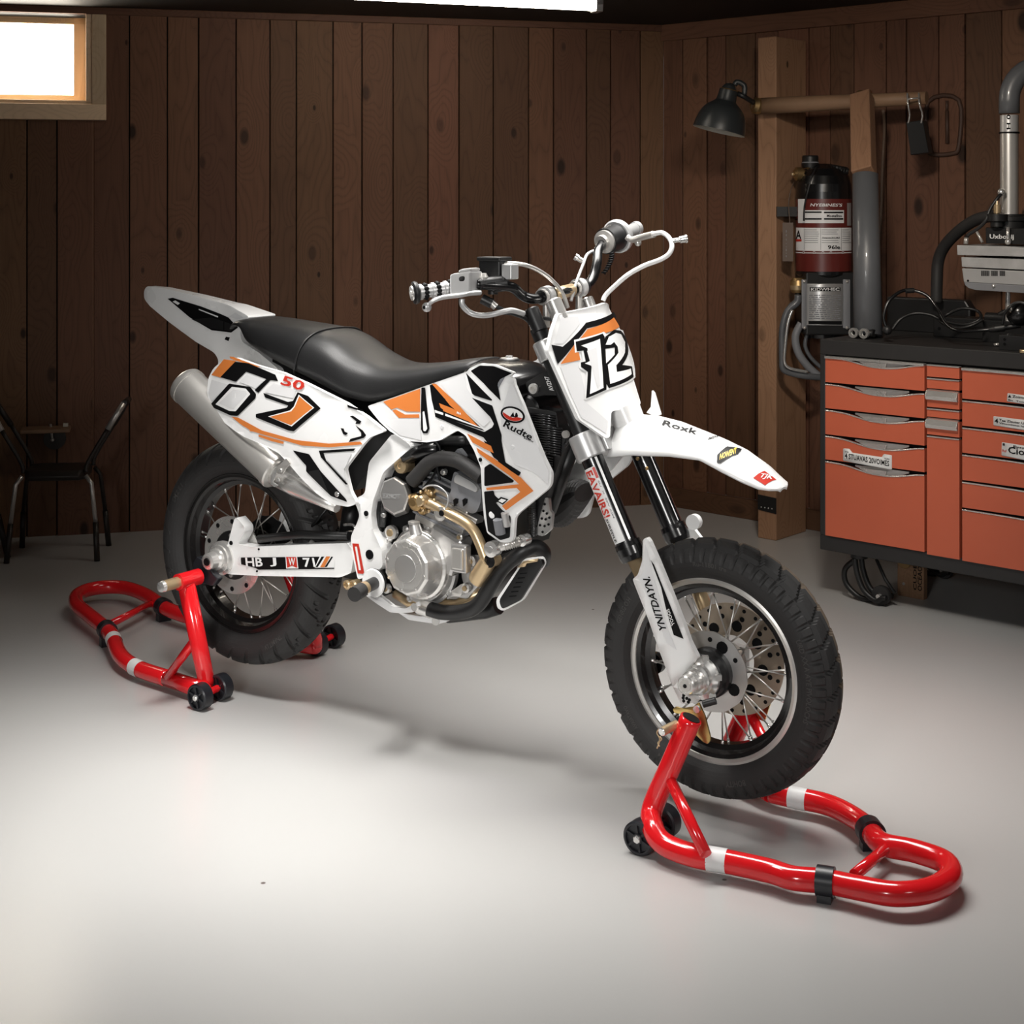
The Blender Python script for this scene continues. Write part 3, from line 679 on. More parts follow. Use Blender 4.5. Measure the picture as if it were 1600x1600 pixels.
mb = MB(); a, b = at(*ZI((1062, 1322))[0], 5.05), at(*ZI((1100, 1320))[0], 5.05); mb.cyl(a, b, .009, 'satin'); mb.build('cable_tie', k1)
mb = MB(); a = at(*ZI((978, 1500))[0], 5.02); mb.ball(a, .017, 'satin', 14); mb.build('plug', k1)
mb = MB(); a, b = at(*ZI((1440, 1498))[0], 4.84), at(*ZI((1485, 1492))[0], 4.83); mb.lathe(a, b-a, [(0, .009), (.02, .013), (.05, .013), (.05, .009), (.1, .009)], 'satin', 16); mb.build('connector', k1)
cable('coiled_cable', [(*ZI((1000, 1500))[0], 5.1), (*ZI((1040, 1450))[0], 5.1), (*ZI((1100, 1425))[0], 5.1), (*ZI((1170, 1430))[0], 5.08), (*ZI((1240, 1460))[0], 5.05), (*ZI((1330, 1475))[0], 5.0), (*ZI((1400, 1450))[0], 4.98), (*ZI((1390, 1415))[0], 5.02), (*ZI((1320, 1402))[0], 5.05), (*ZI((1250, 1430))[0], 5.08), (*ZI((1220, 1460))[0], 5.05), (*ZI((1290, 1490))[0], 4.98), (*ZI((1360, 1480))[0], 4.95), (*ZI((1410, 1455))[0], 4.95)], .0055, 'satin', 'matt black cable lying in loops on the bench top')

# pump-like machine with riser pipe at the right edge
def machine():
    P0 = cab(.66, .30, CABH); r = empty('pump_machine', P0, 'silver box machine with tall steel pipe and black elbow on the bench', 'machine')
    def wp(x, y, dd=0.): p = wall_px(*ZM((x, y))[0], cab(0, .22+dd, 0), uw); return p
    def slab(pts, m, th, name, bev=.003, dd=0., parent=None):
        mb = MB(); mb.prism([wp(x, y, dd) for x, y in pts], nb*th, m); return mb.build(name, parent or r, bevel=bev)
    slab([(220, 1212), (556, 1222), (760, 1235), (760, 1292), (556, 1282), (222, 1275)], 'dirtymetal', .26, 'lid', dd=-.01)
    slab([(246, 1286), (760, 1305), (760, 1372), (250, 1348)], 'dirtymetal', .24, 'upper_housing')
    hs = slab([(250, 1356), (760, 1380), (760, 1470), (640, 1462), (262, 1442)], 'silver', .24, 'housing')
    mb = MB()
    for i in range(26):
        x = 372+i*5.8
        if i not in (9, 10, 18, 19): mb.prism([wp(a, b, -.002) for a, b in ((x, 1372), (x+3.2, 1372.5), (x+3.2, 1405), (x, 1404))], nb*.001, 'ink')
    mb.build('barcode_label', hs, normals=False)
    slab([(262, 1442), (760, 1470), (760, 1520), (330, 1492), (290, 1480), (270, 1462)], 'grey', .22, 'lower_tray')
    mb = MB(); mb.ball(wp(452, 1468), .008, 'chrome', 12); mb.ball(wp(290, 1434), .004, 'ink', 8); mb.build('knob', r)
    for x in (540, 660):
        mb = MB(); a = wp(x, 1500, .08); mb.cyl(a, Vector((a.x, a.y, CABH)), .009, 'chrome'); mb.build('leg', r)
    vb = slab([(398, 1102), (760, 1110), (760, 1215), (400, 1200)], 'satin', .14, 'valve_block', dd=.05)
    mb = MB(); letter3(mb, 'Uxbonij', wp(425, 1180, .048), uw, (0, 0, 1), .085, .020, 'label'); mb.build('lettering', vb, normals=False)
    c = wp(548, 1060, .12)
    def zz(y): return at(*ZM((548, y))[0], c.y).z
    mb = MB(); V = Vector((c.x, c.y, 0)); mb.lathe(V, Z, [(zz(1105), .062), (zz(1060), .062), (zz(1058), .07), (zz(1035), .07), (zz(1030), .052), (zz(1018), .052)], 'satin', 32); mb.build('pipe_base', r)
    pr = 56/4/2300*c.y
    mb = MB(); mb.lathe(V, Z, [(zz(1020), pr), (zz(515), pr)], 'steel', 32); mb.build('riser_pipe', r)
    mb = MB(); mb.lathe(V, Z, [(zz(515), pr), (zz(400), pr)], 'silver', 32); mb.lathe(V, Z, [(zz(515), pr*1.12), (zz(505), pr*1.12)], 'ink', 32, cap=False)
    letter3(mb, 'H 0', V+Vector((-.006, -pr*1.01, zz(490))), (0, 0, 1), (-1, 0, 0), .05, .014, 'ink'); mb.build('pipe_sleeve', r, normals=False)
    mb = MB(); rr = .115; z1 = zz(390); z0 = zz(300); pth = [V+Z*z1, V+Z*z0]+[V+Z*z0+Vector((rr-rr*math.cos(a), 0, rr*math.sin(a))) for a in [PI/2*i/8 for i in range(1, 9)]]+[V+Vector((rr+.15, 0, z0+rr))]
    mb.tube(pth, pr*1.13, 'greypipe', 24); mb.build('elbow_pipe', r)
    mb = MB(); f = wp(472, 1070, .04); F2 = Vector((f.x, f.y, 0)); mb.lathe(F2, Z, [(zz(1095), .022), (zz(1065), .022), (zz(1060), .034), (zz(1018), .034), (zz(1010), .012), (zz(960), .012), (zz(958), .008), (zz(935), .006)], 'satin', 20, ms=['satin']*4+['gold']*3); mb.build('filler_neck', r)
    mb = MB(); mb.tube(crom([wp(505, 880, .06), wp(470, 925, .04), wp(430, 985, .03), wp(400, 1060, .02), wp(350, 1110, .02), wp(290, 1150, .02), wp(275, 1195, .03)], 6), .006, 'satin', 8); mb.ball(wp(498, 880, .06), .013, 'chrome', 12); mb.tube([wp(280, 1165, .01), wp(276, 1205, .01)], .008, 'steel', 10); mb.build('breather_hose', r)
    mb = MB(); mb.tube([wp(345, 1128, .02), wp(380, 1195, .02)], .005, 'steel', 8); mb.build('lever', r)
    mb = MB(); a = wp(540, 1100, .03); mb.tube([a, wp(540, 1195, .03)], .006, 'chrome', 8); mb.ball(wp(540, 1190, .03), .011, 'chrome', 12); mb.build('pin', r)
    mb = MB(); mb.tube(crom([wp(440, 1030, .10), wp(350, 1050, .14), wp(250, 1110, .18), wp(150, 1210, .22), wp(105, 1310, .24), wp(95, 1450, .24), wp(93, 1570, .24)], 6), .021, 'rubber', 14); mb.build('black_hose', r)
machine()
def bench_tools():
    def np_(x, y, d): return at(*ZN((x, y))[0], d)
    r = empty('clamp_vise', on_z(1590, 525, CABH), 'black clamp vise with ball joint standing on the bench below the machine', 'vise')
    mb = MB(); mb.ball(np_(1540, 400, 4.80), .041, 'black', 24); mb.build('ball_joint', r)
    mb = MB(); v = cabloc(np_(1285, 700, 4.77)); mb.box((v.x, v.y, CABH), (v.x+.16, v.y+.08, CABH+.048), 'satin', CM)
    for z in (.02, .035): mb.cyl(CM @ Vector((v.x+.02, v.y, CABH+z)), CM @ Vector((v.x+.02, v.y-.002, CABH+z)), .005, 'ink', 10)
    mb.build('base', r, bevel=.003)
    mb = MB(); v = cabloc(np_(1080, 560, 5.05)); mb.box((v.x, v.y, CABH), (v.x+.17, v.y+.06, CABH+.075), 'satin', CM); mb.tube([CM @ Vector((v.x+.0, v.y+.03, CABH+.082)), CM @ Vector((v.x+.17, v.y+.03, CABH+.082))], .018, 'satin', 14)
    mb.tube([CM @ Vector((v.x+.05, v.y+.03, CABH+.09)), CM @ Vector((v.x+.10, v.y+.03, CABH+.118))], .014, 'satin', 12); mb.ball(CM @ Vector((v.x+.09, v.y+.01, CABH+.12)), .009, 'steel', 10); mb.build('jaw', r, bevel=.002)
    mb = MB(); mb.tube(crom([np_(1330, 540, 4.79), np_(1350, 430, 4.78), np_(1400, 340, 4.76), np_(1480, 290, 4.76), np_(1540, 275, 4.78)], 5), .004, 'satin', 8); mb.build('lever', r)
    mb = MB(); a, b = on_z(*ZN((1235, 785))[0], CABH+.008), on_z(*ZN((1680, 770))[0], CABH+.008)
    mb.tube([a, a.lerp(b, .08), a.lerp(b, .9), b], [.007, .009, .007, .007], 'steel', 10, flat=.6); o = mb.build('flat_spanner'); tag(o, 'worn steel spanner lying near the front edge of the bench top', 'spanner')
    mb = MB(); a, b = on_z(*ZN((1548, 870))[0], CABH+.006), on_z(*ZN((1720, 870))[0], CABH+.006); mb.tube([a, b], .006, 'gold', 10); o = mb.build('brass_rod'); tag(o, 'short brass rod at the front edge of the bench top', 'rod')
bench_tools()

# small chair at the left wall, seen side on, and its neighbour at the picture edge
def chair(M, lab):
    r = empty('small_chair', M, lab, 'chair')
    W_ = lambda x, y, z: M @ Vector((x, y, z))
    zs = .325; hw = .115
    for sx in (-1, 1):
        for y, o in ((-.13, .05), (.13, .0)):
            mb = MB(); top = W_(sx*(hw+.005), y*.7, zs+.0); kn = W_(sx*(hw+.028), y*.75, zs-.03); mid = W_(sx*(hw+.035+.01), y*.82, zs*.45); ft = W_(sx*(hw+.055), y, .0)
            mb.tube([top, kn, mid], .0085, 'steel' if y < 0 else 'chairdark', 10); mb.tube([mid, ft], .0115, 'chairdark', 10); mb.build('leg', r)
    mb = MB(); mb.rings([[W_(x, yy, zs-.018+hz) for yy, hz in ((-.10*k, 0), (-.11*k, .018), (-.09*k, .038), (.09*k, .038), (.11*k, .018), (.10*k, 0))] for x, k in ((-hw, .7), (-hw+.02, 1), (0, 1.02), (hw-.02, 1), (hw, .7))], 'chairdark'); mb.build('seat', r, bevel=.004)
    for sx in (-1, 1):
        for y in (-.075, .075):
            mb = MB(); lo = W_(sx*(hw+.005), y, zs+.01); kn = W_(sx*(hw+.012), y, zs+.05); m1 = W_(sx*(hw+.085), y, zs+.175); tp = W_(sx*(hw+.145), y*.8, zs+.275)
            mb.tube(crom([lo, kn, m1], 4), .0085, 'chairdark', 10); mb.tube([m1, tp], .0115, 'steel' if y < 0 else 'chairdark', 10); mb.build('arm_tube', r)
        mb = MB(); mb.tube([W_(sx*(hw+.145), -.062, zs+.273), W_(sx*(hw+.145), .062, zs+.273)], .0115, 'chairdark', 10); mb.build('arm_rest', r)
cp = on_z(92, 866, 0)
chair(Matrix.Translation(cp) @ Matrix.Rotation(.10, 4, 'Z'), 'small black chair with flared metal arm tubes by the left plank wall')
cp2 = on_z(-92, 880, 0)
st_ = empty('low_stool', Vector((-2.135, 5.62, 0)), 'low stool at the left photo edge, only one of its dark legs showing', 'stool')
for ax_ in (-1, 1):
    for ay in (-1, 1):
        P_ = Vector((-2.135, 5.62, 0)); t_ = P_+Vector((ax_*.10, ay*.09, .34)); f_ = P_+Vector((ax_*.17, ay*.12, 0)); mb = MB(); mb.tube([t_, t_.lerp(f_, .5)], .009, 'steel', 10); mb.tube([t_.lerp(f_, .5), f_], .012, 'chairdark', 10); mb.build('leg', st_)
mb = MB(); mb.lathe(Vector((-2.135, 5.62, .335)), Z, [(0, .13), (.006, .14), (.024, .14), (.03, .13)], 'chairdark', 28); mb.build('seat', st_)
sp = wall_px(74, 668, LW0, LWD)
ws = empty('wall_shelf', sp, 'little wooden wall shelf with a round black bracket above the small chair', 'wall shelf')
mb = MB(); SM = Matrix(((LWD.x, -nL.x, 0, sp.x), (LWD.y, -nL.y, 0, sp.y), (0, 0, 1, sp.z), (0, 0, 0, 1)))
mb.box((-.10, -.115, -.008), (.095, -.006, .008), 'pole', SM); mb.build('board', ws, bevel=.004)
mb = MB(); mb.cyl(SM @ Vector((.03, -.006, -.045)), SM @ Vector((.03, -.018, -.045)), .045, 'chairdark', 28); mb.tube([SM @ Vector((.015, -.04, .02)), SM @ Vector((.02, -.05, -.02)), SM @ Vector((.022, -.03, -.045))], .005, 'steel', 8); mb.ball(SM @ Vector((.022, -.03, -.047)), .008, 'steel', 10); mb.build('bracket', ws)
mb = MB(); mb.box((.065, -.06, .0085), (.085, -.035, .022), 'cream', SM); tag(mb.build('white_block', bevel=.002), 'tiny white block lying on the little wall shelf', 'block')
# ================================================================ THE MOTORCYCLE (x forward, y = -t, z up from the rear axle foot)
bike = empty('motorcycle', BIKE, 'white, black and orange off-road motorcycle number 12 held up on two red stands', 'motorcycle')
L_, ZR, ZFr = 1.465, .398, .328
B3 = BIKE.to_3x3()
def bw(s, t, z): return BIKE @ Vector((s, -t, z))
def bp(p, t): return BIKE @ IP(p[0], p[1], t)
NEAR = B3 @ Vector((0, -1, 0)); FWD = B3 @ Vector((1, 0, 0)); UP = Vector((0, 0, 1))
def TS(tab, zc=.8, k=.35):                                           # a body side: t depends on s, curving in away from zc
    T = lambda s, z: lerpt(tab, s)-k*(z-zc)**2
    return Surf(lambda v: -v.y-T(v.x, v.z), lambda v: (v.x, v.z), lambda a, b, o: Vector((a, -(T(a, b)+o), b)), M=BIKE), T
def FL(t): return Surf(lambda v: -v.y-t, lambda v: (v.x, v.z), lambda a, b, o: Vector((a, -(t+o), b)), M=BIKE)
S_tail, T_tail = TS([(-.46, .010), (-.38, .016), (-.25, .022), (-.08, .028), (.03, .05), (.2, .105), (.4, .12)], .95, .05)
S_side, T_side = TS([(-.1, .135), (.1, .165), (.35, .17), (.6, .155)], .8, .4)
S_shr, T_shr = TS([(.45, .135), (.65, .14), (.8, .155), (.95, .185), (1.05, .195), (1.2, .185)], .8, .45)

# ---- wheels
def wheel(s0, z0, R, rrim, w, kind):
    root = empty_part = bpy.data.objects.new('wheel_pivot', None)
    bpy.data.objects.remove(root)
    O = bw(s0, 0, z0); ax = NEAR
    hw = w/2
    # rim is the part; tyre, hub, spokes and discs are its sub-parts
    mb = MB(); rw = hw*.62
    pr = [(-rw, rrim-.004), (-rw-.002, rrim+.008), (-rw+.006, rrim+.010), (-rw+.012, rrim-.006), (-rw*.55, rrim-.010), (-rw*.4, rrim-.022), (rw*.4, rrim-.022), (rw*.55, rrim-.010), (rw-.012, rrim-.006), (rw-.006, rrim+.010), (rw+.002, rrim+.008), (rw, rrim-.004)]
    n = 96
    full = pr+[(rw-.004, rrim-.012), (rw*.5, rrim-.017), (rw*.35, rrim-.028), (-rw*.35, rrim-.028), (-rw*.5, rrim-.017), (-rw+.004, rrim-.012), (-rw, rrim-.004)]
    mb.lathe(O, ax, full, 'rim', n, cap=False, ms=['rim']*(len(full)-1))
    if kind == 'front': mb.lathe(O, ax, [(rw-.003, rrim+.009), (rw+.003, rrim+.010), (rw+.005, rrim+.004), (rw+.003, rrim-.003), (rw-.002, rrim-.004)], 'steel', n, cap=False)
    else: mb.lathe(O, ax, [(rw+.001, rrim+.009), (rw+.004, rrim+.006), (rw+.003, rrim+.002)], 'rim', n, cap=False)
    rim = mb.build('wheel', bike)
    # tyre with cut tread
    mb = MB(); N = 384 if kind == 'front' else 360; P = []
    u = Vector((0, 0, 1)); v = ax.cross(u)
    K = 34
    for i in range(K+1):
        a = i/K*2-1                                                   # -1 .. 1 bead to bead
        th = a*PI*.80
        x = hw*math.sin(min(PI/2, abs(th)) if abs(th) < PI/2 else PI-abs(th))*(1 if th > 0 else -1)
        if abs(th) <= PI/2: tcur = math.cos(th); rad = R-(R-rrim)*.50*(1-tcur**.85)
        else: tcur = -math.cos(th); rad = R-(R-rrim)*(.50+.50*(tcur/math.cos(PI*.20)))+.004; x = x
        P.append((x, rad, a))
    rs = []
    for j in range(N):
        f = j/N; ring = []
        for i, (x, rad, a) in enumerate(P):
            d = 0.; aa = abs(a)
            if kind == 'front':
                M_ = 64; ph = (f*M_+(.5 if a > 0 else 0)) % 1
                if .30 < aa < .56:                                    # shoulder blocks
                    if ph < .30: d = .0075
                elif .27 <= aa <= .30: d = .006
                elif aa < .27:
                    if ((f*M_/2+a*1.2) % 1) < .16 or aa < .04: d = .007
                elif .56 <= aa < .62: d = .0075 if ph < .30 else .002
                if aa > .88: d = -.001
            else:
                M_ = 30; ph = (f*M_+(0 if a > 0 else .5)) % 1
                cut = (ph-aa*1.4) % 1
                if .10 < aa < .66 and cut < .13: d = .0075
                if aa < .35 and ((f*15-aa*2.4+(.25 if a > 0 else 0)) % 1) < .05: d = .006
                if .60 <= aa < .64: d = .001
            r = rad-d
            ring.append(O+ax*x+(u*math.cos(2*PI*f)+v*math.sin(2*PI*f))*r)
        rs.append(ring)
    mb.rings(rs, 'rubber', closed=False, cap=False, smooth=False, loop=True)
    if kind == 'front':
        for fc_ in mb.bm.faces:
            c = fc_.calc_center_median()-O; r = math.hypot(c.dot(u), c.dot(v))
            if r > R-.016 and c.dot(ax) < -.012: fc_.material_index = mb.mi('rubberworn')
    sf = Surf(lambda q: 0, None, lambda a, b, o: None)
    # raised sidewall lettering
    def sidewall(txt, a0, rr, h, m='rubber'):
        vs, fs = text2d(txt); wl = len(txt)*h*.62; V = []
        for x, y in vs:
            r = rr+y*h; an = a0+x*wl/rr
            xo = None
            for (x0, r0, a_), (x1, r1, b_) in zip(P, P[1:]):
                if a_ > .3 and r1 <= r <= r0: xo = x0+(x1-x0)*(r0-r)/(r0-r1+1e-9); break
            V.append(mb.bm.verts.new(O+ax*((xo or hw)+.0012)+(u*math.cos(an)-v*math.sin(an)*-1)*r if False else O+ax*((xo or hw)+.0012)+(u*math.cos(an)+FWD*math.sin(an))*r))
        for f in fs: mb.face([V[i] for i in f], 'emboss')
    if kind == 'front':
        for tx, a0, rr, h in (('Ru-11801 tre', -.15, .236, .011), ('GENRG O.H', -1.25, .236, .012), ('URD XX A AYE PIVOLOCHS', 1.1, .236, .013), ('BOHITY', 2.75, .236, .013), ('1601014', 3.5, .236, .010), ('AVAIATAVO', -2.3, .236, .010)): sidewall(tx, a0, rr, h)
    else:
        for tx, a0, rr, h in (('SMZ E I', -1.1, .262, .014), ('3B 3TUOL', -2.1, .262, .012), ('TNAMIT LV', 2.4, .262, .013)): sidewall(tx, a0, rr, h)
    bmesh.ops.recalc_face_normals(mb.bm, faces=mb.bm.faces)
    mb.build('tyre', rim, normals=False)
    # spokes
    hr = .040; nsp = 32 if kind == 'front' else 28
    protos = []
    for side in (1, -1):
        for cr in (1, -1):
            mb = MB(); a = 0.; b = cr*.52
            p0 = O+ax*side*(.030 if kind == 'front' else .036)+(u*math.cos(a)+v*math.sin(a))*hr
            p1 = O+ax*side*.006+(u*math.cos(b)+v*math.sin(b))*(rrim-.020)
            mb.tube([p0, p1], .0019, 'steel', 6); d = (p1-p0).normalized(); mb.tube([p1-d*.016, p1], .0036, 'chrome', 6)
            protos.append(mb.build('spoke', rim))
    Or = Vector((s0, 0, z0)); k = 0
    for i in range(nsp):
        q = i % 4; ang = 2*PI*i/nsp; Mx = Matrix.Translation(Or) @ Matrix.Rotation(ang, 4, 'Y') @ Matrix.Translation(-Or)
        if i < 4: protos[q].matrix_local = Mx if i else Matrix(); 
        else: dup(protos[q], Mx, rim)
    return rim, O
rrim_, OR = wheel(0, ZR, .316, .216, .135, 'rear')
frim_, OF = wheel(L_, ZFr, .290, .198, .115, 'front')
# rear hub, disc, sprocket
def disc(O, t0, ro, ri, m, rim, name, holes, hr, scal=0):
    mb = MB(); n = 96; q = O+NEAR*t0; u = UP; v = FWD; rs = []
    for (a, r) in ((0, ri), (0, ro), (.004, ro), (.004, ri)):
        rs.append([q+NEAR*a+(u*math.cos(2*PI*j/n)+v*math.sin(2*PI*j/n))*(r*(1+(scal*math.sin(12*2*PI*j/n) if r == ro else 0))) for j in range(n)])
    mb.rings(rs, m, cap=False, loop=True, smooth=False)
    for (cnt, rad, hh, ph) in holes:
        for i in range(cnt):
            a = 2*PI*(i+ph)/cnt; c = q+(u*math.cos(a)+v*math.sin(a))*rad; mb.cyl(c-NEAR*.0012, c+NEAR*.0052, hh, 'ink', 12)
    return mb.build(name, rim)
mb = MB(); mb.lathe(OR, NEAR, [(-.09, .018), (-.05, .03), (-.045, .05), (-.038, .05), (-.034, .028), (.034, .028), (.038, .05), (.045, .05), (.05, .04), (.06, .04)], 'satin', 36); mb.build('hub', rrim_)
disc(OR, .068, .108, .068, 'brushed', rrim_, 'brake_disc', [(10, .094, .0065, 0)], 0)
mb = MB(); mb.lathe(OR, NEAR, [(.060, .073), (.068, .073), (.072, .066), (.074, .040)], 'satin', 30)
for i in range(6): a = 2*PI*i/6; c = OR+NEAR*.07+(UP*math.cos(a)+FWD*math.sin(a))*.055; mb.cyl(c, c+NEAR*.008, .007, 'chrome', 8)
mb.build('disc_carrier', rrim_)
disc(OR, -.075, .085, .03, 'satin', rrim_, 'sprocket', [(6, .055, .01, 0)], 0, .02)
# front hub with big flange, axle stub, far disc
mb = MB(); mb.lathe(OF, NEAR, [(-.055, .03), (-.05, .045), (-.03, .045), (-.028, .028), (.028, .028), (.03, .045), (.036, .045)], 'alu', 36); mb.build('hub', frim_)
fl = disc(OF, .040, .090, .02, 'alu', frim_, 'hub_flange', [(6, .072, .0055, 0), (4, .066, .014, .3)], 0, .008)
disc(OF, -.072, .128, .055, 'discmetal', frim_, 'brake_disc', [(24, .118, .0045, 0), (12, .098, .006, .5), (8, .078, .013, .2)], 0)
mb = MB(); mb.lathe(OF, NEAR, [(.044, .056), (.06, .056), (.066, .052), (.085, .050), (.09, .046)], 'satin', 36); mb.lathe(OF, NEAR, [(.088, .047), (.100, .047), (.104, .036), (.116, .034), (.118, .028), (.122, .028)], 'chrome', 36)
for i in range(6): a = 2*PI*(i+.3)/6; d = UP*math.cos(a)+FWD*math.sin(a); mb.box((-.007, -.007, -.006), (.007, .007, .006), 'chrome', Matrix.Translation(OF+NEAR*.096+d*.047))
mb.build('hub_barrel', frim_)
mb = MB(); mb.lathe(OF, NEAR, [(.112, .030), (.118, .030), (.122, .0245), (.138, .0245), (.141, .021), (.160, .021), (.163, .018)], 'brushed', 32); mb.lathe(OF, NEAR, [(.161, .014), (.165, .013)], 'steel', 24); mb.ball(OF+NEAR*.164, .005, 'ink', 8); mb.build('axle', bike)
mb = MB(); mb.lathe(OR, NEAR, [(.10, .046), (.118, .046), (.122, .038), (.128, .038), (.131, .030), (.14, .030), (.144, .024), (.165, .022), (.168, .016)], 'brushed', 32); mb.lathe(OR, NEAR, [(.166, .012), (.171, .010)], 'ink', 20); mb.build('axle_nut', bike)

# ---- swingarm
def plate_part(name, sf, pix, m, th, parent=bike, r=3., bevel=.003, off=0., decals=(), texts=(), cell=.035, mirror=True, holes=()):
    mb = MB(); sheet(mb, sf, pix, m, off=off, th=th, cell=cell, r=r)
    if bevel: pass
    for k, dpx in enumerate(decals):
        dm, dp = dpx[0], dpx[1]; sheet(mb, sf, dp, dm, off=off+.0009+.0004*(dpx[2] if len(dpx) > 2 else 0), cell=cell, r=dpx[3] if len(dpx) > 3 else 0)
    for tx in texts: letter(mb, sf, *tx[:4], tx[4], off=off+.0032)
    for hp, hr, hm in holes:
        q = sf.P(hp); c = BIKE @ sf.emb(q[0], q[1], off); mb.lathe(c-NEAR*.001, NEAR, [(0, hr), (.003, hr), (.004, hr*.8)], hm, 16)
    o = mb.build(name, parent, bevel=bevel, auto=60, normals=False)
    if mirror:
        mb = MB(); sheet(mb, sf, pix, m, off=off, th=th, cell=cell, r=r, sgn=-1)
        mb.build(name, parent, bevel=bevel, auto=60)
    return o
S_arm = FL(.112)
e = lambda x, y: ZE((x, y))[0]; sx = lambda x, y: ZS((x, y))[0]
def octc(cx, cy, r, n=10, fx=.8): return [(cx+r*fx*math.cos(2*PI*i/n), cy+r*math.sin(2*PI*i/n)) for i in range(n)]
plate_part('swingarm', S_arm, ZE((800, 330), (850, 305), (880, 300), (915, 165), (925, 155), (965, 200), (968, 230), (935, 290), (1000, 303), (1480, 283), (1515, 330), (1500, 432), (1445, 455), (1030, 447), (900, 440), (850, 430), (805, 400)), 'white', .034, decals=[
    ('ink', ZS((325, 215), (1330, 205), (1340, 338), (520, 348), (480, 328), (330, 290)), 1), ('white', ZS((1185, 200), (1345, 200), (1345, 326), (1130, 326)), 2),
    ('ink', ZS((1205, 205), (1235, 205), (1165, 318), (1140, 318)), 3), ('orange', ZS((1255, 203), (1300, 203), (1235, 320), (1190, 320)), 3), ('ink', ZS((1312, 205), (1330, 208), (1262, 318), (1238, 318)), 3),
    ('white', ZS((812, 203), (938, 205), (952, 335), (820, 335)), 2), ('red', ZS((820, 208), (930, 210), (942, 328), (885, 305), (832, 326)), 3), ('pearl', ZS((296, 230), (312, 205), (330, 212), (322, 288), (305, 280)), 3)],
    texts=[('HB', sx(388, 312), sx(572, 312), sx(378, 215), 'white'), ('J', sx(650, 312), sx(722, 312), sx(640, 215), 'white'), ('W', sx(848, 298), sx(922, 298), sx(848, 218), 'white'), ('71', sx(1020, 318), sx(1145, 318), sx(1000, 218), 'white')],
    holes=[(sx(218, 58), .006, 'ink'), (sx(195, 245), .0085, 'ink'), (sx(520, 125), .003, 'ink'), (sx(500, 365), .003, 'ink')])
mb = MB()
for t, d in ((.10, 0), (.07, .01)): mb.tube([bp(p, t) for p in ZE((1040, 262), (1250, 240), (1490, 248))], .011, 'satin', 10)
mb.tube([bp(p, -.09) for p in ZE((1000, 290), (1250, 262), (1490, 262))], .012, 'satin', 10); mb.tube([bp(p, .05) for p in ZE((1290, 215), (1380, 110))], .004, 'satin', 8)
mb.box((.33, -.09, .40), (.50, .09, .47), 'satin', BIKE); mb.build('chain_guard', bike)
mb = MB(); mb.box((-.02, -.086, .515-.04), (.03, -.075, .55), 'brushed', BIKE @ Matrix.Translation((.055, 0, -.01)) @ Matrix.Rotation(.5, 4, 'Y')); mb.build('brake_caliper', bike, bevel=.004)

# ---- frame spar, dark core and subframe
S_fr = FL(.128)
b_ = lambda x, y: ZB((x, y))[0]; h_ = lambda x, y: ZH((x, y))[0]; a_ = lambda x, y: ZA((x, y))[0]; d_ = lambda x, y: ZD((x, y))[0]; cc = lambda x, y: ZC((x, y))[0]
plate_part('frame', S_fr, ZB((355, 598), (440, 650), (468, 682), (300, 830), (240, 1000), (228, 1080), (240, 1180), (290, 1290), (297, 1390), (262, 1420), (205, 1440), (150, 1475), (112, 1300), (106, 1215), (145, 1130), (160, 1085), (140, 1030), (135, 985), (190, 960), (215, 770)), 'white', .045, r=6, decals=[
    ('red', ZB((118, 1253), (156, 1255), (188, 1425), (182, 1435), (150, 1432), (120, 1270)), 1), ('white', ZB((134, 1272), (146, 1272), (170, 1412), (158, 1412)), 2)],
    holes=[(b_(220, 1320), .0125, 'ink'), (b_(200, 1075), .007, 'ink'), (b_(150, 1015), .008, 'pearl')])
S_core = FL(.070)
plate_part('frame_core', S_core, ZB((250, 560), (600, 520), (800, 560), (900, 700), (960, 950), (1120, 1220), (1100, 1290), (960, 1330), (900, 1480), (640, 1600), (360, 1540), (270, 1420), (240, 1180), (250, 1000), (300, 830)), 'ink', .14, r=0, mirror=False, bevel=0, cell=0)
mb = MB()
mb.tube(crom([bp(p, .10) for p in ZB((400, 600), (560, 640), (800, 640))], 4), .012, 'satin', 10)
mb.tube([bp(p, .095) for p in ZB((290, 1000), (260, 1350), (330, 1560))], .014, 'satin', 10)
mb.tube([bp(p, .11) for p in ZB((430, 740), (560, 700), (640, 690))], .018, 'black', 12)
mb.tube([bp(p, .10) for p in ZB((330, 860), (300, 1150))], .012, 'black', 10)
mb.build('frame_tube', bike)

# ---- tail, seat, side panels
mb = MB(); sheet(mb, S_tail, ZA((95, 130), (112, 103), (200, 112), (400, 160), (600, 215), (722, 285), (700, 320), (668, 360), (672, 430), (780, 500), (900, 600), (900, 760), (700, 760), (560, 700), (530, 600), (540, 545), (515, 500), (400, 432), (250, 322), (130, 222), (95, 178)), 'white', off=0, th=.001, cell=.03, r=8, back=None if False else (lambda a, b: Vector((a, T_tail(a, b)*1.0, b))))
tm = mb
for dm, dp, o_ in (('ink', ZA((238, 178), (268, 172), (440, 225), (600, 290), (656, 350), (615, 380), (500, 366), (370, 290)), .0012), ('satin', ZA((380, 300), (500, 290), (620, 330), (640, 352), (612, 372), (500, 356)), .0018), ('white', ZA((268, 195), (285, 188), (312, 205), (300, 215)), .002), ('pearl', ZA((425, 238), (540, 282), (538, 290), (424, 244)), .0022), ('ink', ZA((585, 404), (608, 408), (600, 430), (576, 420)), .0012), ('pearl', ZA((640, 260), (690, 290), (650, 300), (600, 285)), .001)):
    sheet(mb, S_tail, dp, dm, off=o_, cell=.03)
mb.build('rear_fender', bike, bevel=.006, auto=60)
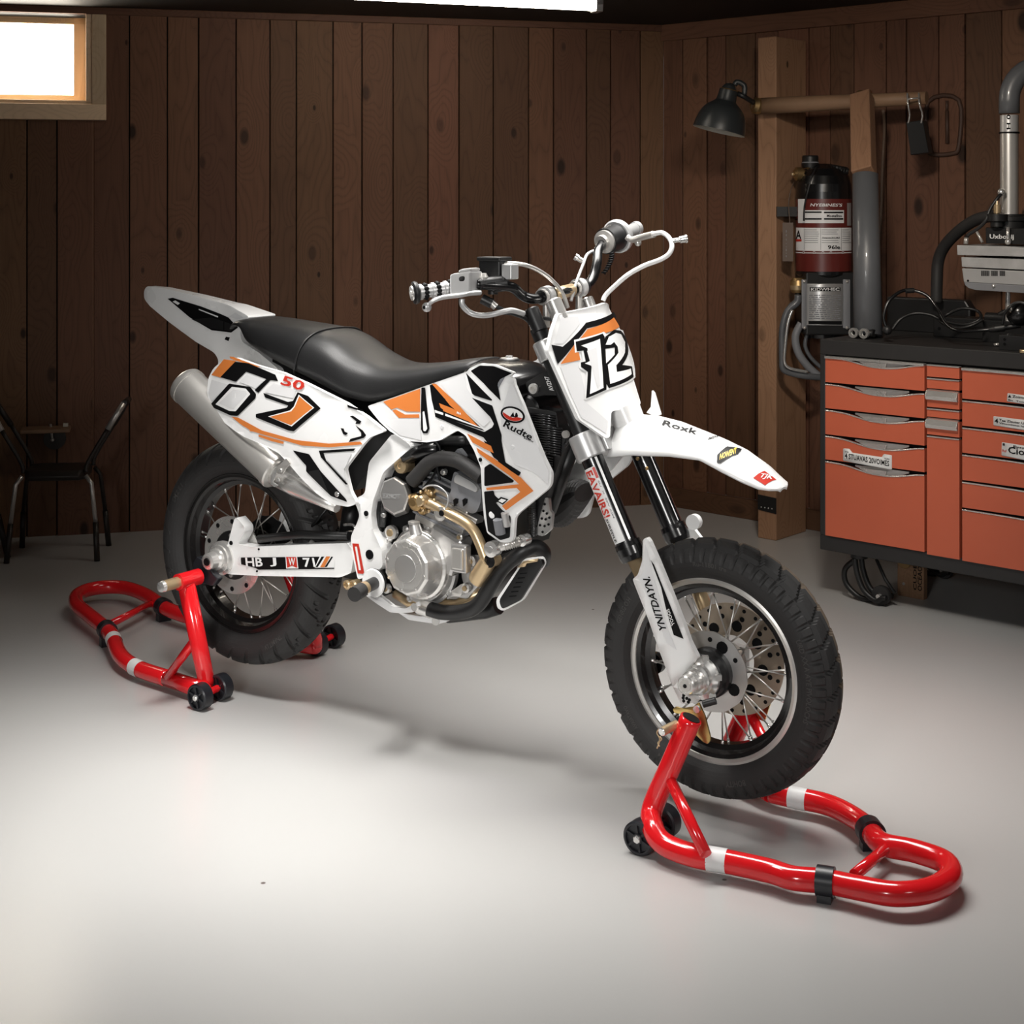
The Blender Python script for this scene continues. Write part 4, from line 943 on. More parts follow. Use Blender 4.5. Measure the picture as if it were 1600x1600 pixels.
side_out = ZA((478, 650), (508, 592), (560, 548), (640, 528), (760, 572), (920, 618), (1060, 680), (1300, 800), (1420, 880), (1530, 968), (1440, 1002), (1400, 1045), (1290, 1190), (1325, 1330), (1362, 1395), (1315, 1418), (1210, 1400), (1120, 1335), (1020, 1235), (960, 1165), (900, 1100), (800, 1045), (690, 1000), (560, 905), (500, 850), (470, 740))
plate_part('side_panel', S_side, side_out, 'white', .012, r=5, decals=[
    ('pearl', ZA((500, 660), (600, 690), (500, 790), (480, 740)), 1), ('orange', ZA((498, 632), (572, 538), (645, 548), (556, 648)), 1), ('orange', ZA((605, 522), (630, 524), (790, 584), (770, 584), (612, 534)), 1),
    ('ink', ZA((640, 553), (720, 562), (880, 630), (896, 668), (850, 662), (778, 738), (756, 722), (826, 656), (706, 612), (645, 672), (552, 645)), 2, 1),
    ('pearl', ZA((665, 672), (712, 622), (818, 660), (762, 712)), 2), ('pearl', ZA((870, 680), (1005, 720), (985, 770), (815, 735)), 2),
    ('ink', ZA((487, 815), (605, 682), (730, 702), (766, 745), (762, 770), (655, 876), (612, 872)), 3, 2), ('white', ZA((524, 806), (622, 702), (705, 712), (732, 745), (644, 848), (606, 845)), 4, 1), ('pearl', ZA((545, 800), (630, 718), (704, 726), (714, 745), (636, 830), (606, 826)), 5, 1),
    ('ink', ZA((808, 738), (955, 792), (985, 786), (1012, 734), (1075, 756), (1150, 830), (990, 967), (958, 962), (764, 884), (764, 864), (830, 850), (948, 826), (958, 814), (820, 766)), 3, 1),
    ('white', ZA((838, 878), (968, 842), (990, 820), (1020, 748), (1112, 826), (978, 938)), 4), ('orange', ZA((848, 880), (976, 848), (998, 820), (1024, 758), (1104, 826), (974, 930)), 5),
    ('orange', ZA((618, 880), (660, 886), (800, 962), (1000, 1018), (1200, 1040), (1385, 1028), (1398, 1044), (1200, 1062), (1040, 1052), (1000, 1040), (800, 984), (740, 966), (680, 930)), 2), ('orange', ZA((725, 945), (752, 950), (752, 968), (728, 966)), 3), ('orange', ZA((780, 985), (930, 1028), (928, 1042), (860, 1026), (780, 998)), 3),
    ('ink', ZA((1308, 808), (1402, 840), (1400, 850), (1310, 824)), 2), ('ink', ZA((1322, 876), (1342, 874), (1392, 908), (1382, 922), (1356, 922), (1362, 908), (1338, 888)), 2), ('ink', ZA((1268, 948), (1286, 950), (1292, 968), (1312, 978), (1300, 990), (1284, 984)), 2), ('ink', ZA((1356, 930), (1400, 962), (1420, 990), (1405, 1006), (1316, 1032), (1326, 1012), (1390, 995), (1390, 975)), 2),
    ('ink', ZA((982, 1080), (1080, 1102), (1150, 1205), (1300, 1370), (1308, 1388), (1210, 1352), (1062, 1205), (1064, 1172)), 2, 2), ('satin', ZA((1080, 1205), (1140, 1195), (1200, 1340), (1080, 1220)), 3),
    ('ink', ZA((1138, 1082), (1358, 1068), (1345, 1084), (1166, 1096), (1182, 1140), (1312, 1282), (1298, 1284), (1150, 1120)), 2, 1), ('pearl', ZA((1176, 1102), (1335, 1092), (1298, 1180), (1288, 1190), (1300, 1262), (1190, 1140)), 2)],
    texts=[('50', a_(910, 688), a_(1042, 728), a_(932, 632), 'red')], holes=[(a_(1245, 1340), .0075, 'chrome'), (a_(1245, 1340), .003, 'steel')])
plate_part('air_box', FL(.10), ZA((1380, 860), (1545, 965), (1570, 985), (1425, 1205), (1345, 1325), (1270, 1200), (1200, 1000)), 'satin', .20, mirror=False, bevel=.004, cell=0)
mb = MB(); pl = FL(.085); sheet(mb, pl, ZA((860, 535), (900, 560), (1000, 620), (1300, 780), (1420, 880), (1300, 1000), (1000, 950), (850, 700)), 'satin', th=.17, cell=0); mb.build('subframe', bike)
mb = MB()
for x, y in ((720, 470), (780, 505), (830, 535), (890, 575), (950, 605)): q = bp(a_(x, y), .118); mb.box((-.014, -.006, -.006), (.014, .006, .006), 'ink', Matrix.Translation(q) @ Matrix.Rotation(-TH, 4, 'Z') @ Matrix.Rotation(.5, 4, 'Y'))
mb.build('seat_clip', bike) if False else mb.bm.free()
# seat
crest = [IP(*p, 0.) for p in ZA((672, 340), (720, 295), (800, 280), (950, 300), (1220, 345), (1300, 368), (1400, 440), (1520, 510), (1620, 560))+ZB((200, 100), (330, 158), (520, 185), (700, 172), (860, 145), (935, 145))]
low = [IP(*p, .105) for p in ZA((664, 370), (675, 430), (720, 462), (860, 545), (1000, 612), (1060, 640), (1300, 772), (1400, 798))+ZB((100, 402), (200, 432), (350, 392), (580, 312), (700, 262), (800, 224), (885, 182))]
ct = sorted((v.x, v.z) for v in crest); lt = sorted((v.x, v.z) for v in low)
def seat_obj():
    s0, s1 = max(ct[0][0], lt[0][0]), min(ct[-1][0], lt[-1][0]); s0 = ct[0][0]; n = 46; rs = []
    A1 = [lerpt(ct, s0+(s1-s0)*i/n) for i in range(n+1)]
    for _ in range(4): A1 = [A1[0]]+[(A1[i-1]+2*A1[i]+A1[i+1])/4 for i in range(1, n)]+[A1[-1]]
    for i in range(n+1):
        s = s0+(s1-s0)*i/n; zt_ = A1[i]; zb = lerpt(lt, s) if s > lt[0][0] else lt[0][1]+(zt_-lt[0][1])*min(1, (lt[0][0]-s)/.03)*.4
        e0 = min(1, (i+.6)/3); wt = lerpt([(-.02, .075), (.1, .11), (.3, .135), (.45, .13), (.6, .105), (.75, .085), (.9, .06)], s)*(.6+.4*e0)
        zb = min(zb, zt_-.012); hh = zt_-zb
        ring = [(wt*.92, zb), (wt*1.0, zb+hh*.12), (wt*.98, zb+hh*.45), (wt*.93, zb+hh*.66), (wt*.82, zb+hh*.84), (wt*.60, zb+hh*.95), (wt*.30, zb+hh*.99), (0, zt_)]
        ring = ring+[(-t, z) for t, z in ring[-2::-1]]
        rs.append([bw(s, t, z) for t, z in ring])
    mb = MB(); mb.rings(rs, 'seat'); return mb.build('seat', bike, sub=1), rs, s0, s1, n
seat, srs, ss0, ss1, sn = seat_obj()
qs = IP(*a_(1010, 560), .12).x; ii = min(range(sn+1), key=lambda i: abs(ss0+(ss1-ss0)*i/sn-qs))
mb = MB(); sq = IP(*a_(1250, 352), 0).x; jj = min(range(sn+1), key=lambda i: abs(ss0+(ss1-ss0)*i/sn-sq))
path = []
for k in range(15):
    a = 1-abs(k-7)/7; idx = ii+(jj-ii)*min(1, a*1.6); i0 = int(idx); f = idx-i0; v = srs[i0][k].lerp(srs[min(sn, i0+1)][k], f)
    cen = bw(ss0+(ss1-ss0)*idx/sn, 0, (srs[i0][0].z+srs[i0][7].z)/2); path.append(v+(v-cen).normalized()*.0005)
mb.tube(crom(path, 4), .0028, 'satin', 8); mb.build('piping', seat)

# ---- tank and shrouds
tank_t = sorted((v.x, v.z) for v in [IP(*p, 0) for p in ZB((800, 160), (860, 146), (960, 148), (1060, 150), (1150, 170), (1225, 208), (1262, 250))])
def tank():
    rs = []; s0, s1 = .80, tank_t[-1][0]; n = 16
    for i in range(n+1):
        s = s0+(s1-s0)*i/n; zt_ = lerpt(tank_t, s); e_ = math.sqrt(max(.02, 1-((i/n-.45)/.56)**4)); w_ = .125*e_; zb = .83+.05*(i/n)
        ring = [(w_*.8, zb), (w_, zb+.03), (w_*1.0, zb+(zt_-zb)*.5), (w_*.88, zb+(zt_-zb)*.8), (w_*.55, zt_-.008), (0, zt_)]
        ring = ring+[(-t, z) for t, z in ring[-2::-1]]; rs.append([bw(s, t, z) for t, z in ring])
    mb = MB(); mb.rings(rs, 'black'); t = mb.build('fuel_tank', bike, sub=2)
    q = bp(b_(1050, 152), 0); mb = MB(); mb.lathe(q-UP*.008, UP, [(0, .026), (.006, .026), (.009, .022), (.010, .010), (.015, .008)], 'steel', 24, ms=['satin', 'satin', 'steel', 'chrome']); mb.build('filler_cap', t)
tank()
shr = ZB((205, 436), (350, 388), (590, 302), (800, 230), (812, 212), (872, 182), (960, 190), (1082, 238), (1050, 262), (1075, 272), (1082, 310), (1130, 420), (1200, 600), (1255, 740), (1302, 835), (1298, 900), (1280, 930), (1110, 1072), (1084, 1100), (1076, 1225), (1058, 1248), (1000, 1248), (918, 1192), (900, 1100), (880, 800), (840, 700), (790, 610), (742, 580), (690, 610), (640, 640), (560, 652), (470, 646), (400, 622), (340, 586), (280, 530))
def ell(cx, cy, rx, ry, a, n=24, f0=0, f1=1): return [(cx+rx*math.cos(t)*math.cos(a)-ry*math.sin(t)*math.sin(a), cy+rx*math.cos(t)*math.sin(a)+ry*math.sin(t)*math.cos(a)) for t in [2*PI*(f0+(f1-f0)*i/n) for i in range(n+(0 if f1-f0 == 1 else 1))]]
plate_part('shroud', S_shr, shr, 'white', .010, r=4, decals=[
    ('pearl', ZB((225, 440), (295, 415), (390, 510), (520, 512), (530, 640), (400, 610), (300, 530)), 1, 2), ('pearl', ZB((1060, 300), (1085, 330), (1190, 600), (1290, 830), (1280, 900), (1200, 830), (1080, 780), (1010, 640), (1000, 480)), 1, 2), ('pearl', ZB((640, 300), (785, 240), (800, 330), (940, 520), (900, 560), (700, 380)), 1, 2),
    ('black', ZB((822, 226), (878, 194), (960, 198), (1070, 240), (1000, 275), (984, 300), (1002, 405), (900, 300)), 2, 2), ('grey', ZB((1000, 275), (1028, 262), (990, 330), (1002, 405), (984, 310)), 3),
    ('orange', ZB((302, 410), (522, 333), (522, 470), (440, 468), (385, 445), (350, 456)), 2), ('orange', ZB((356, 462), (378, 456), (432, 486), (516, 484), (516, 505), (396, 507)), 2),
    ('ink', ZB((530, 325), (552, 325), (578, 570), (566, 598), (540, 598), (528, 575)), 3, 1.5), ('white', ZB((538, 470), (548, 465), (566, 570), (555, 586), (542, 582)), 4, 1),
    ('ink', ZB((580, 312), (606, 300), (905, 582), (612, 492), (607, 462), (592, 400)), 3), ('orange', ZB((592, 302), (618, 304), (762, 440), (878, 566), (838, 548), (700, 430)), 4), ('orange', ZB((636, 418), (692, 440), (758, 468), (858, 546), (652, 462)), 4), ('white', ZB((610, 458), (880, 560), (896, 572), (612, 474)), 4), 
    ('ink', ZB((796, 238), (952, 398), (946, 404), (846, 372), (832, 362)), 3), ('ink', ZB((830, 385), (952, 432), (1008, 610), (1006, 640), (1030, 770), (1124, 830), (1110, 852), (1000, 792), (958, 700), (900, 622), (750, 560), (612, 500), (612, 486), (905, 590), (952, 562), (962, 542), (940, 500)), 3, 1.5),
    ('orange', ZB((802, 598), (945, 672), (962, 716), (835, 652)), 4), ('ink', ZB((900, 640), (960, 672), (1000, 770), (960, 740)), 3),
    ('ink', ZB((905, 800), (940, 778), (1082, 880), (1075, 890), (905, 912)), 3, 2), ('orange', ZB((858, 682), (960, 745), (1062, 820), (1122, 860), (1198, 940), (1034, 1056), (1010, 1030), (1120, 946), (1098, 922), (1010, 930), (920, 936), (916, 922), (1112, 900), (1060, 852), (868, 712)), 4),
    ('ink', ZB((903, 944), (960, 938), (965, 965), (1005, 1000), (972, 1010), (1010, 1052), (1062, 1092), (1056, 1218), (1000, 1234), (926, 1180)), 3, 2), ('ink', ZB((975, 1000), (1005, 975), (1050, 990), (1015, 1022)), 5), ('white', ZB((990, 1000), (1008, 986), (1038, 994), (1014, 1012)), 6),
    ('ink', ZB(*ell(1075, 487, 74, 48, .28)), 4), ('white', ZB(*ell(1075, 487, 62, 37, .28)), 5), ('red', ZB(*([(1015, 470)]+[(1050, 492), (1075, 505), (1100, 500), (1133, 508)]+ell(1075, 487, 60, 35, .28, 14, .0, .5))), 6), ('ink', ZB((1060, 498), (1080, 470), (1084, 492), (1100, 504), (1078, 500)), 7)],
    texts=[('Rudte', b_(1015, 556), b_(1182, 640), b_(1035, 520), 'ink'), ('ssssu', b_(1140, 628), b_(1196, 652), b_(1142, 620), 'ink'), ('MA', b_(742, 480), b_(768, 490), b_(744, 466), 'white')],
    holes=[(b_(652, 560), .0055, 'pearl'), (b_(1072, 680), .0055, 'pearl'), (b_(880, 755), .005, 'ink'), (b_(950, 1082), .009, 'white'), (b_(1095, 1082), .004, 'pearl')])
mb = MB()
for p0, p1, r, m in (((1025, 1070), (1040, 1150), .010, 'alu'), ((985, 1110), (1000, 1195), .013, 'grey')): mb.cyl(bp(b_(*p0), .185), bp(b_(*p1), .178), r, m, 14)
mb.build('coolant_fitting', bike)
plate_part('far_shroud', FL(-.13), ZD((340, 900), (560, 915), (490, 1000), (440, 1030), (372, 1100), (340, 1112), (165, 1232), (148, 1242), (250, 1000)), 'white', .006, mirror=False, r=3, cell=0, holes=[(d_(332, 1098), .004, 'ink')]).name = 'air_scoop'
# perforated guard below it
plate_part('perforated_guard', FL(.075), ZB((1265, 980), (1285, 985), (1292, 1060), (1308, 1075), (1298, 1170), (1250, 1212), (1208, 1200), (1240, 1060)), 'alu', .01, mirror=False, r=3, cell=0, holes=[(b_(*q), .003, 'ink') for q in ((1262, 1020), (1255, 1060), (1275, 1075), (1245, 1105), (1268, 1110), (1290, 1100), (1235, 1145), (1262, 1150), (1285, 1140), (1250, 1185))])
# radiators with fins
def radiator(t0, t1, p, name):
    mb = MB(); sf = FL(t1); sheet(mb, sf, p, 'satin', th=t1-t0, cell=0, r=4); return mb.build(name, bike, bevel=.003)
radiator(.03, .075, ZB((1150, 440), (1330, 470), (1340, 560), (1395, 640), (1300, 900), (1200, 1200), (1090, 1250), (1000, 900)), 'radiator')
mb = MB()
for i in range(24):
    f = i/23; a = bp((520+(1165+f*70)/3.8095, 520+(480+f*330)/3.8095), .079); b2 = bp((520+(1330-f*20+ (40 if .2 < f < .7 else 0))/3.8095, 520+(500+f*330)/3.8095), .079); mb.tube([a, b2], .0028, 'black', 6)
mb.build('radiator_fins', bike); mb = MB()
for i in range(22):
    f = i/21; a = bp((520+(1160+30*f*0)/3.8095, 520+(1000+f*215)/3.8095), .082); mb.tube([a, bp((520+1212/3.8095, 520+(992+f*215)/3.8095), .082)], .0035, 'black', 6)
mb.build('spring', bike)
q = IP(*b_(1235, 340), .05)
mb = MB(); bott = [bp(p, -.10) for p in ZB((1310, 1080), (1360, 1060), (1440, 1000), (1500, 950))]
mb.rings([[c+FWD*(.0)+(UP*math.cos(a)*rr+NEAR*math.sin(a)*.05+FWD*.0) for a in [2*PI*k/16 for k in range(16)]] for c, rr in [(bott[0].lerp(bott[-1], f/24), (.006+.048*math.sin(PI*(.06+.88*f/24))**.6)*(1 if f % 2 else .955)) for f in range(25)]], 'rubber', smooth=False)
mb.build('air_duct', bike)
# down tube and struts in front of the radiator
mb = MB(); mb.tube([bp(b_(1290, 1060), .03), bp(b_(1440, 650), .03)], .017, 'satin', 12); mb.tube([bp(b_(1230, 900), .05), bp(b_(1400, 640), .07), bp(b_(1385, 590), .08)], .007, 'black', 8); mb.lathe(bp(b_(1392, 603), .085), NEAR, [(0, .009), (.008, .009), (.008, .004)], 'steel', 16); mb.lathe(bp(b_(1255, 720), .08), NEAR, [(0, .009), (.006, .008)], 'chrome', 12); mb.build('down_tube', bike)

# ---- engine
def nearlathe(p, t, prof, m, n=32, ms=None, mb=None): mb = mb or MB(); mb.lathe(bp(p, t), NEAR, prof, m, n, ms=ms); return mb
ec = ZB((560, 1375))[0]; cpt = ZB((440, 1395))[0]
mb = MB(); C0 = bp(ec, .075); n = 48; axc = (bp(cpt, .165)-bp(ec, .075)); ln = axc.length
mb.lathe(C0, NEAR, [(-.15, .092), (-.01, .094), (.0, .101), (.014, .101), (.016, .094), (.03, .088)], 'alu', n)
eng = mb.build('engine_case', bike)
mb = MB()
E0 = bp(b_(575, 1375), .098)
def ringat(p, t, r, k=10, rot=0., n=40, octo=0.):
    c = bp(p, t); out = []
    for i in range(n):
        a = 2*PI*i/n; rr = r*(1-octo*(1-1/math.cos(((a+rot) % (2*PI/k))-PI/k)*math.cos(PI/k))); out.append(c+(UP*math.cos(a)+FWD*math.sin(a))*rr)
    return out
mb.rings([ringat(b_(530, 1378), .10, .088), ringat(b_(510, 1382), .118, .086), ringat(b_(500, 1384), .122, .080), ringat(b_(470, 1390), .145, .076, octo=1.), ringat(b_(440, 1396), .166, .070, octo=1.), ringat(b_(432, 1398), .170, .064, octo=1.)], 'brushed', smooth=False)
cc_ = mb.build('clutch_cover', eng, bevel=.0015)
mb = MB(); mb.lathe(bp(b_(432, 1402), .1705), NEAR, [(0, .052), (.0012, .052)], 'brushed', 48); mb.lathe(bp(b_(431, 1403), .172), NEAR, [(0, .034), (.0012, .033)], 'alu', 48); mb.build('cover_disc', cc_)
for i in range(8):
    a = 2*PI*(i+.3)/8; c = bp(b_(432, 1398), .169)+(UP*math.cos(a)+FWD*math.sin(a))*.059; mb = MB(); mb.cyl(c, c+NEAR*.003, .004, 'chrome', 8); mb.build('bolt', cc_)
for i in range(9):
    a = -.6+2*PI*i/9; c = C0+NEAR*.012+(UP*math.cos(a)+FWD*math.sin(a))*.100; mb = MB(); mb.lathe(c-NEAR*.012, NEAR, [(0, .011), (.016, .010), (.018, .006)], 'alu', 12); mb.lathe(c, NEAR, [(.004, .005), (.0095, .0045)], 'chrome', 6); mb.build('case_bolt', eng)
mb = MB(); q = b_(490, 1150); mb.cyl(bp(b_(500, 1205), .12), bp(b_(484, 1135), .12), .019, 'alu', 16, r2=.013); mb.lathe(bp(b_(484, 1137), .12), UP, [(0, .015), (.006, .015), (.008, .010)], 'steel', 16); mb.build('oil_filler', eng)
mb = MB(); mb.box((-.024, -.012, -.034), (.024, .012, .034), 'alu', Matrix.Translation(bp(b_(762, 1340), .125)) @ Matrix.Rotation(-TH, 4, 'Z')); mb.box((-.017, -.018, -.026), (.017, -.010, .026), 'steel', Matrix.Translation(bp(b_(762, 1340), .125)) @ Matrix.Rotation(-TH, 4, 'Z')); mb.build('oil_gallery', eng, bevel=.004)
mb = MB(); c = bp(b_(690, 1260), .085); mb.box((-.05, -.03, -.05), (.05, .03, .05), 'alu', Matrix.Translation(c-UP*.01) @ Matrix.Rotation(-TH, 4, 'Z') @ Matrix.Rotation(.35, 4, 'Y')); mb.build('crankcase_top', eng, bevel=.01)
# lower engine, sprocket area
mb = MB(); mb.lathe(bp(b_(880, 1440), .06), NEAR, [(-.08, .055), (.0, .055), (.012, .050), (.018, .03)], 'steel', 30, ms=['satin', 'steel', 'alu']); mb.build('starter_case', eng)
for p, r in ((b_(835, 1355), .014), (b_(803, 1515), .012), (b_(330, 1520), .012), (b_(358, 1185), .018), (b_(768, 1212), .009)):
    mb = MB(); mb.lathe(bp(p, .10), NEAR, [(0, r), (.01, r), (.012, r*.55), (.016, r*.5)], 'alu', 16, ms=['alu', 'steel', 'gold']); mb.build('boss', eng)
mb = MB(); pts = ZH((745, 1080), (800, 1060), (880, 1080), (960, 990), (930, 930), (870, 1000), (780, 1020)); sheet(mb, FL(.095), pts, 'alu', th=.02, cell=0, r=3); sheet(mb, FL(.10), ZH((775, 1030), (850, 975), (858, 1000), (845, 1060), (800, 1065)), 'steel', th=.01, cell=0, r=3); mb.build('engine_bracket', eng, bevel=.002)
# cylinder and head
cyl0 = bp(b_(720, 1150), .02); cyl1 = bp(b_(800, 860), .02); cx = (cyl1-cyl0).normalized()
mb = MB(); Rm = Matrix.Translation(cyl0.lerp(cyl1, .5)) @ B3.to_4x4() @ Matrix.Rotation(.27, 4, 'Y')
Lc = (cyl1-cyl0).length/2
mb.box((-.075, -.075, -Lc), (.075, .075, Lc*.55), 'steel', Rm)
for i in range(7): z = -Lc+.02+i*.017; mb.box((-.082, -.082, z), (.082, .082, z+.006), 'grey', Rm)
mb.build('cylinder', eng, bevel=.003)
mb = MB(); sheet(mb, FL(.110), ZB((700, 905), (722, 822), (850, 895), (885, 935), (880, 1010), (858, 1065), (830, 1080), (705, 1010), (680, 980), (705, 940)), 'grey', th=.16, cell=0, r=5)
sheet(mb, FL(.122), ZB((722, 860), (740, 840), (838, 895), (862, 930), (850, 950), (720, 890)), 'silver', th=.012, cell=0, r=5)
for x in (715, 770): sheet(mb, FL(.114), ZB((x, 995), (x+14, 985), (x+28, 990), (x+25, 1015), (x+5, 1035)), 'ink', th=.01, cell=0)
sheet(mb, FL(.10), ZB((690, 1020), (860, 1110), (850, 1140), (680, 1050)), 'alu', th=.1, cell=0); mb.build('cylinder_head', eng, bevel=.004)
mb = MB(); sheet(mb, FL(.09), ZB((700, 740), (740, 690), (780, 740), (750, 770)), 'grey', th=.03, cell=0); sheet(mb, FL(.088), ZB((800, 720), (860, 730), (880, 800), (820, 790)), 'satin', th=.03, cell=0); mb.build('head_bracket', eng, bevel=.002)
# ignition cover
mb = MB(); mb.rings([ringat(b_(385, 975), .085, .052, k=8, octo=1.), ringat(b_(375, 975), .105, .052, k=8, octo=1.), ringat(b_(365, 972), .128, .047, k=8, octo=1.), ringat(b_(362, 970), .132, .043, k=8, octo=1.)], 'alu', smooth=False)
letter(mb, FL(.1335), 'EXMOT', b_(300, 985), b_(398, 990), b_(300, 955), 'silver', off=.0); mb.build('ignition_cover', eng, bevel=.002)
mb = MB(); mb.lathe(bp(b_(408, 790), .115), NEAR, [(-.03, .02), (0, .0205), (.006, .019), (.008, .007), (.006, .006)], 'gold', 24); mb.build('pivot_bolt', bike)
for x, y in ((455, 655), (535, 678), (640, 715), (655, 830), (450, 715), (300, 1085), (325, 1235), (275, 1245)):
    mb = MB(); mb.lathe(bp(b_(x, y), .108), NEAR, [(-.01, .008), (0, .008), (.004, .005)], 'chrome', 12); mb.build('bolt', bike)
# hose, carburettor and gold pipe
mb = MB(); mb.tube(crom([bp(b_(*p), .12) for p in ((470, 885), (520, 830), (580, 770), (650, 748), (750, 765), (850, 830), (890, 860))], 6), .0185, 'rubber', 16); mb.build('intake_hose', bike)
mb = MB()
for (x, y, r, t) in ((530, 1000, .021, .125), (600, 950, .017, .115), (570, 1040, .014, .115), (500, 975, .010, .12)): mb.lathe(bp(b_(x, y), t-.03), NEAR, [(0, r), (.028, r), (.034, r*.7), (.036, r*.4)], 'brass', 16)
mb.lathe(bp(b_(520, 1000), .155), NEAR, [(-.02, .013), (0, .013), (.004, .010)], 'gold', 12)
carb = mb.build('carburettor', bike)
for i in range(9): a = 2*PI*i/9; mb = MB(); c = bp(b_(555, 1000), .135)+(UP*math.cos(a)+FWD*math.sin(a))*.026; mb.ball(c, .0048, 'gold', 8); mb.build('screw', carb)
mb = MB(); mb.tube(crom([bp(b_(*p), .13) for p in ((560, 1010), (600, 1025), (660, 1060), (720, 1090), (790, 1130), (840, 1180), (875, 1250), (905, 1330), (918, 1365))], 5), .0135, 'gold', 16)
mb.cyl(bp(b_(930, 1350), .13), bp(b_(865, 1465), .11), .020, 'gold', 18, r2=.024); mb.lathe(bp(b_(932, 1360), .142), NEAR, [(-.03, .016), (0, .016), (.004, .006)], 'gold', 16, ms=['gold', 'ink']); mb.lathe(bp(b_(645, 1075), .135), NEAR, [(-.02, .019), (.006, .018), (.008, .010)], 'steel', 18, ms=['steel', 'steel']); mb.lathe(bp(b_(645, 1075), .145), NEAR, [(-.001, .008), (.0, .007)], 'ink', 12); mb.build('gold_pipe', bike)
mb = MB(); mb.tube(crom([bp(b_(*p), .14) for p in ((535, 930), (570, 910), (630, 915), (680, 960), (685, 1010), (670, 1045))], 5), .0022, 'silver', 6)
mb.tube(crom([bp(b_(*p), .12) for p in ((640, 750), (600, 850), (560, 900), (520, 950))], 5), .003, 'ink', 6); mb.tube(crom([bp(b_(*p), .12) for p in ((600, 640), (640, 700), (620, 790), (640, 880))], 5), .0035, 'ink', 6); mb.build('cable', bike)
# silver link below the shroud
mb = MB(); a, b2 = bp(b_(955, 1285), .15), bp(b_(1140, 1232), .10); mb.tube([a, b2], .0115, 'steel', 14)
for f in range(7): c = a.lerp(b2, .35+f*.07); mb.tube([c, c+(b2-a)*.02], .0135, 'steel', 12)
for q, r in ((a, .019), (b2, .014)): mb.lathe(q-NEAR*.012, NEAR, [(0, r), (.024, r), (.026, r*.5), (.028, r*.45)], 'chrome', 18)
mb.build('damper_link', bike)

# ---- exhaust
mb = MB(); hd = crom([bp(h_(*p), t) for p, t in (((600, 1130), .10), ((720, 1165), .105), ((860, 1160), .11), ((960, 1110), .11), ((1050, 970), .11), ((1130, 860), .10), ((1250, 765), .085), ((1330, 735), .06), ((1385, 770), .04), ((1380, 830), .02))], 6); mb.tube(hd, .0185, 'satin', 18)
hdr = mb.build('header_pipe', bike)
mb = MB(); a = bp(h_(575, 1125), .10); b2 = bp(h_(645, 1150), .102); mb.cyl(a, b2, .021, 'chrome', 18); mb.build('pipe_clamp', hdr)
mb = MB(); mb.tube([bp(h_(*p), .07) for p in ((410, 1040), (500, 1100), (600, 1110), (820, 1110), (1000, 1020))], .012, 'gold', 12); mb.build('brass_pipe', bike)
mb = MB(); sheet(mb, FL(.15), ZH((1072, 1085), (1232, 850), (1262, 812), (1372, 800), (1392, 845), (1245, 1090), (1120, 1158), (1082, 1140)), 'white', th=.012, cell=0, r=6)
sheet(mb, FL(.158), ZH((1092, 1088), (1232, 870), (1270, 825), (1368, 815), (1380, 850), (1232, 1088), (1112, 1146)), 'satin', th=.012, cell=0, r=5)
for i in range(6): x, y = 1232-i*14, 915+i*30; sheet(mb, FL(.1585), ZH((x, y-9), (x+48, y-12), (x+44, y-4), (x-4, y)), 'ink', cell=0)
mb.build('heat_shield', hdr, bevel=.002)
mb = MB(); sheet(mb, FL(.152), ZH((1232, 866), (1268, 824), (1366, 806), (1360, 826), (1290, 838), (1280, 860)), 'gold', off=.010, th=.003, cell=0); mb.build('shield_trim', hdr)
sA, sB = bp(a_(352, 695), .115), bp(a_(893, 1212), .115); dS = (sB-sA).normalized(); LS = (sB-sA).length
mb = MB(); mb.lathe(sA, dS, [(-.012, .030), (-.012, .048), (-.006, .053), (.004, .0545), (.012, .0545), (.012, .053), (LS-.02, .050), (LS-.02, .052), (LS-.004, .052), (LS, .049), (LS+.008, .03)], 'brushed', 48, ms=['steel']*4+['steel', 'steel', 'brushed', 'steel', 'steel', 'steel'])
sil = mb.build('silencer', bike)
mb = MB(); mb.lathe(sA-dS*.0125, -dS, [(0, .026), (-.002, .026)], 'ink', 30); mb.build('outlet', sil)
mb = MB(); cS = bp(a_(1245, 1425), .14); mb.tube([sB-dS*.01, sB.lerp(cS, .35), sB.lerp(cS, .75), cS], [.040, .034, .020, .012], 'brushed', 20); mb.build('link_pipe', sil)
mb = MB(); sheet(mb, FL(.172), ZA((940, 1128), (968, 1160), (945, 1180), (915, 1228), (885, 1215), (880, 1190)), 'steel', th=.004, cell=0, r=2); sheet(mb, FL(.168), ZA((885, 1215), (880, 1180), (850, 1230), (848, 1280), (870, 1300), (950, 1275), (890, 1290), (862, 1270)), 'chrome', th=.004, cell=0, r=1)
for x, y in ((910, 1200), (897, 1258)): mb.lathe(bp(a_(x, y), .173), NEAR, [(0, .006), (.004, .005)], 'chrome', 10)
mb.build('bracket', sil, bevel=.001)

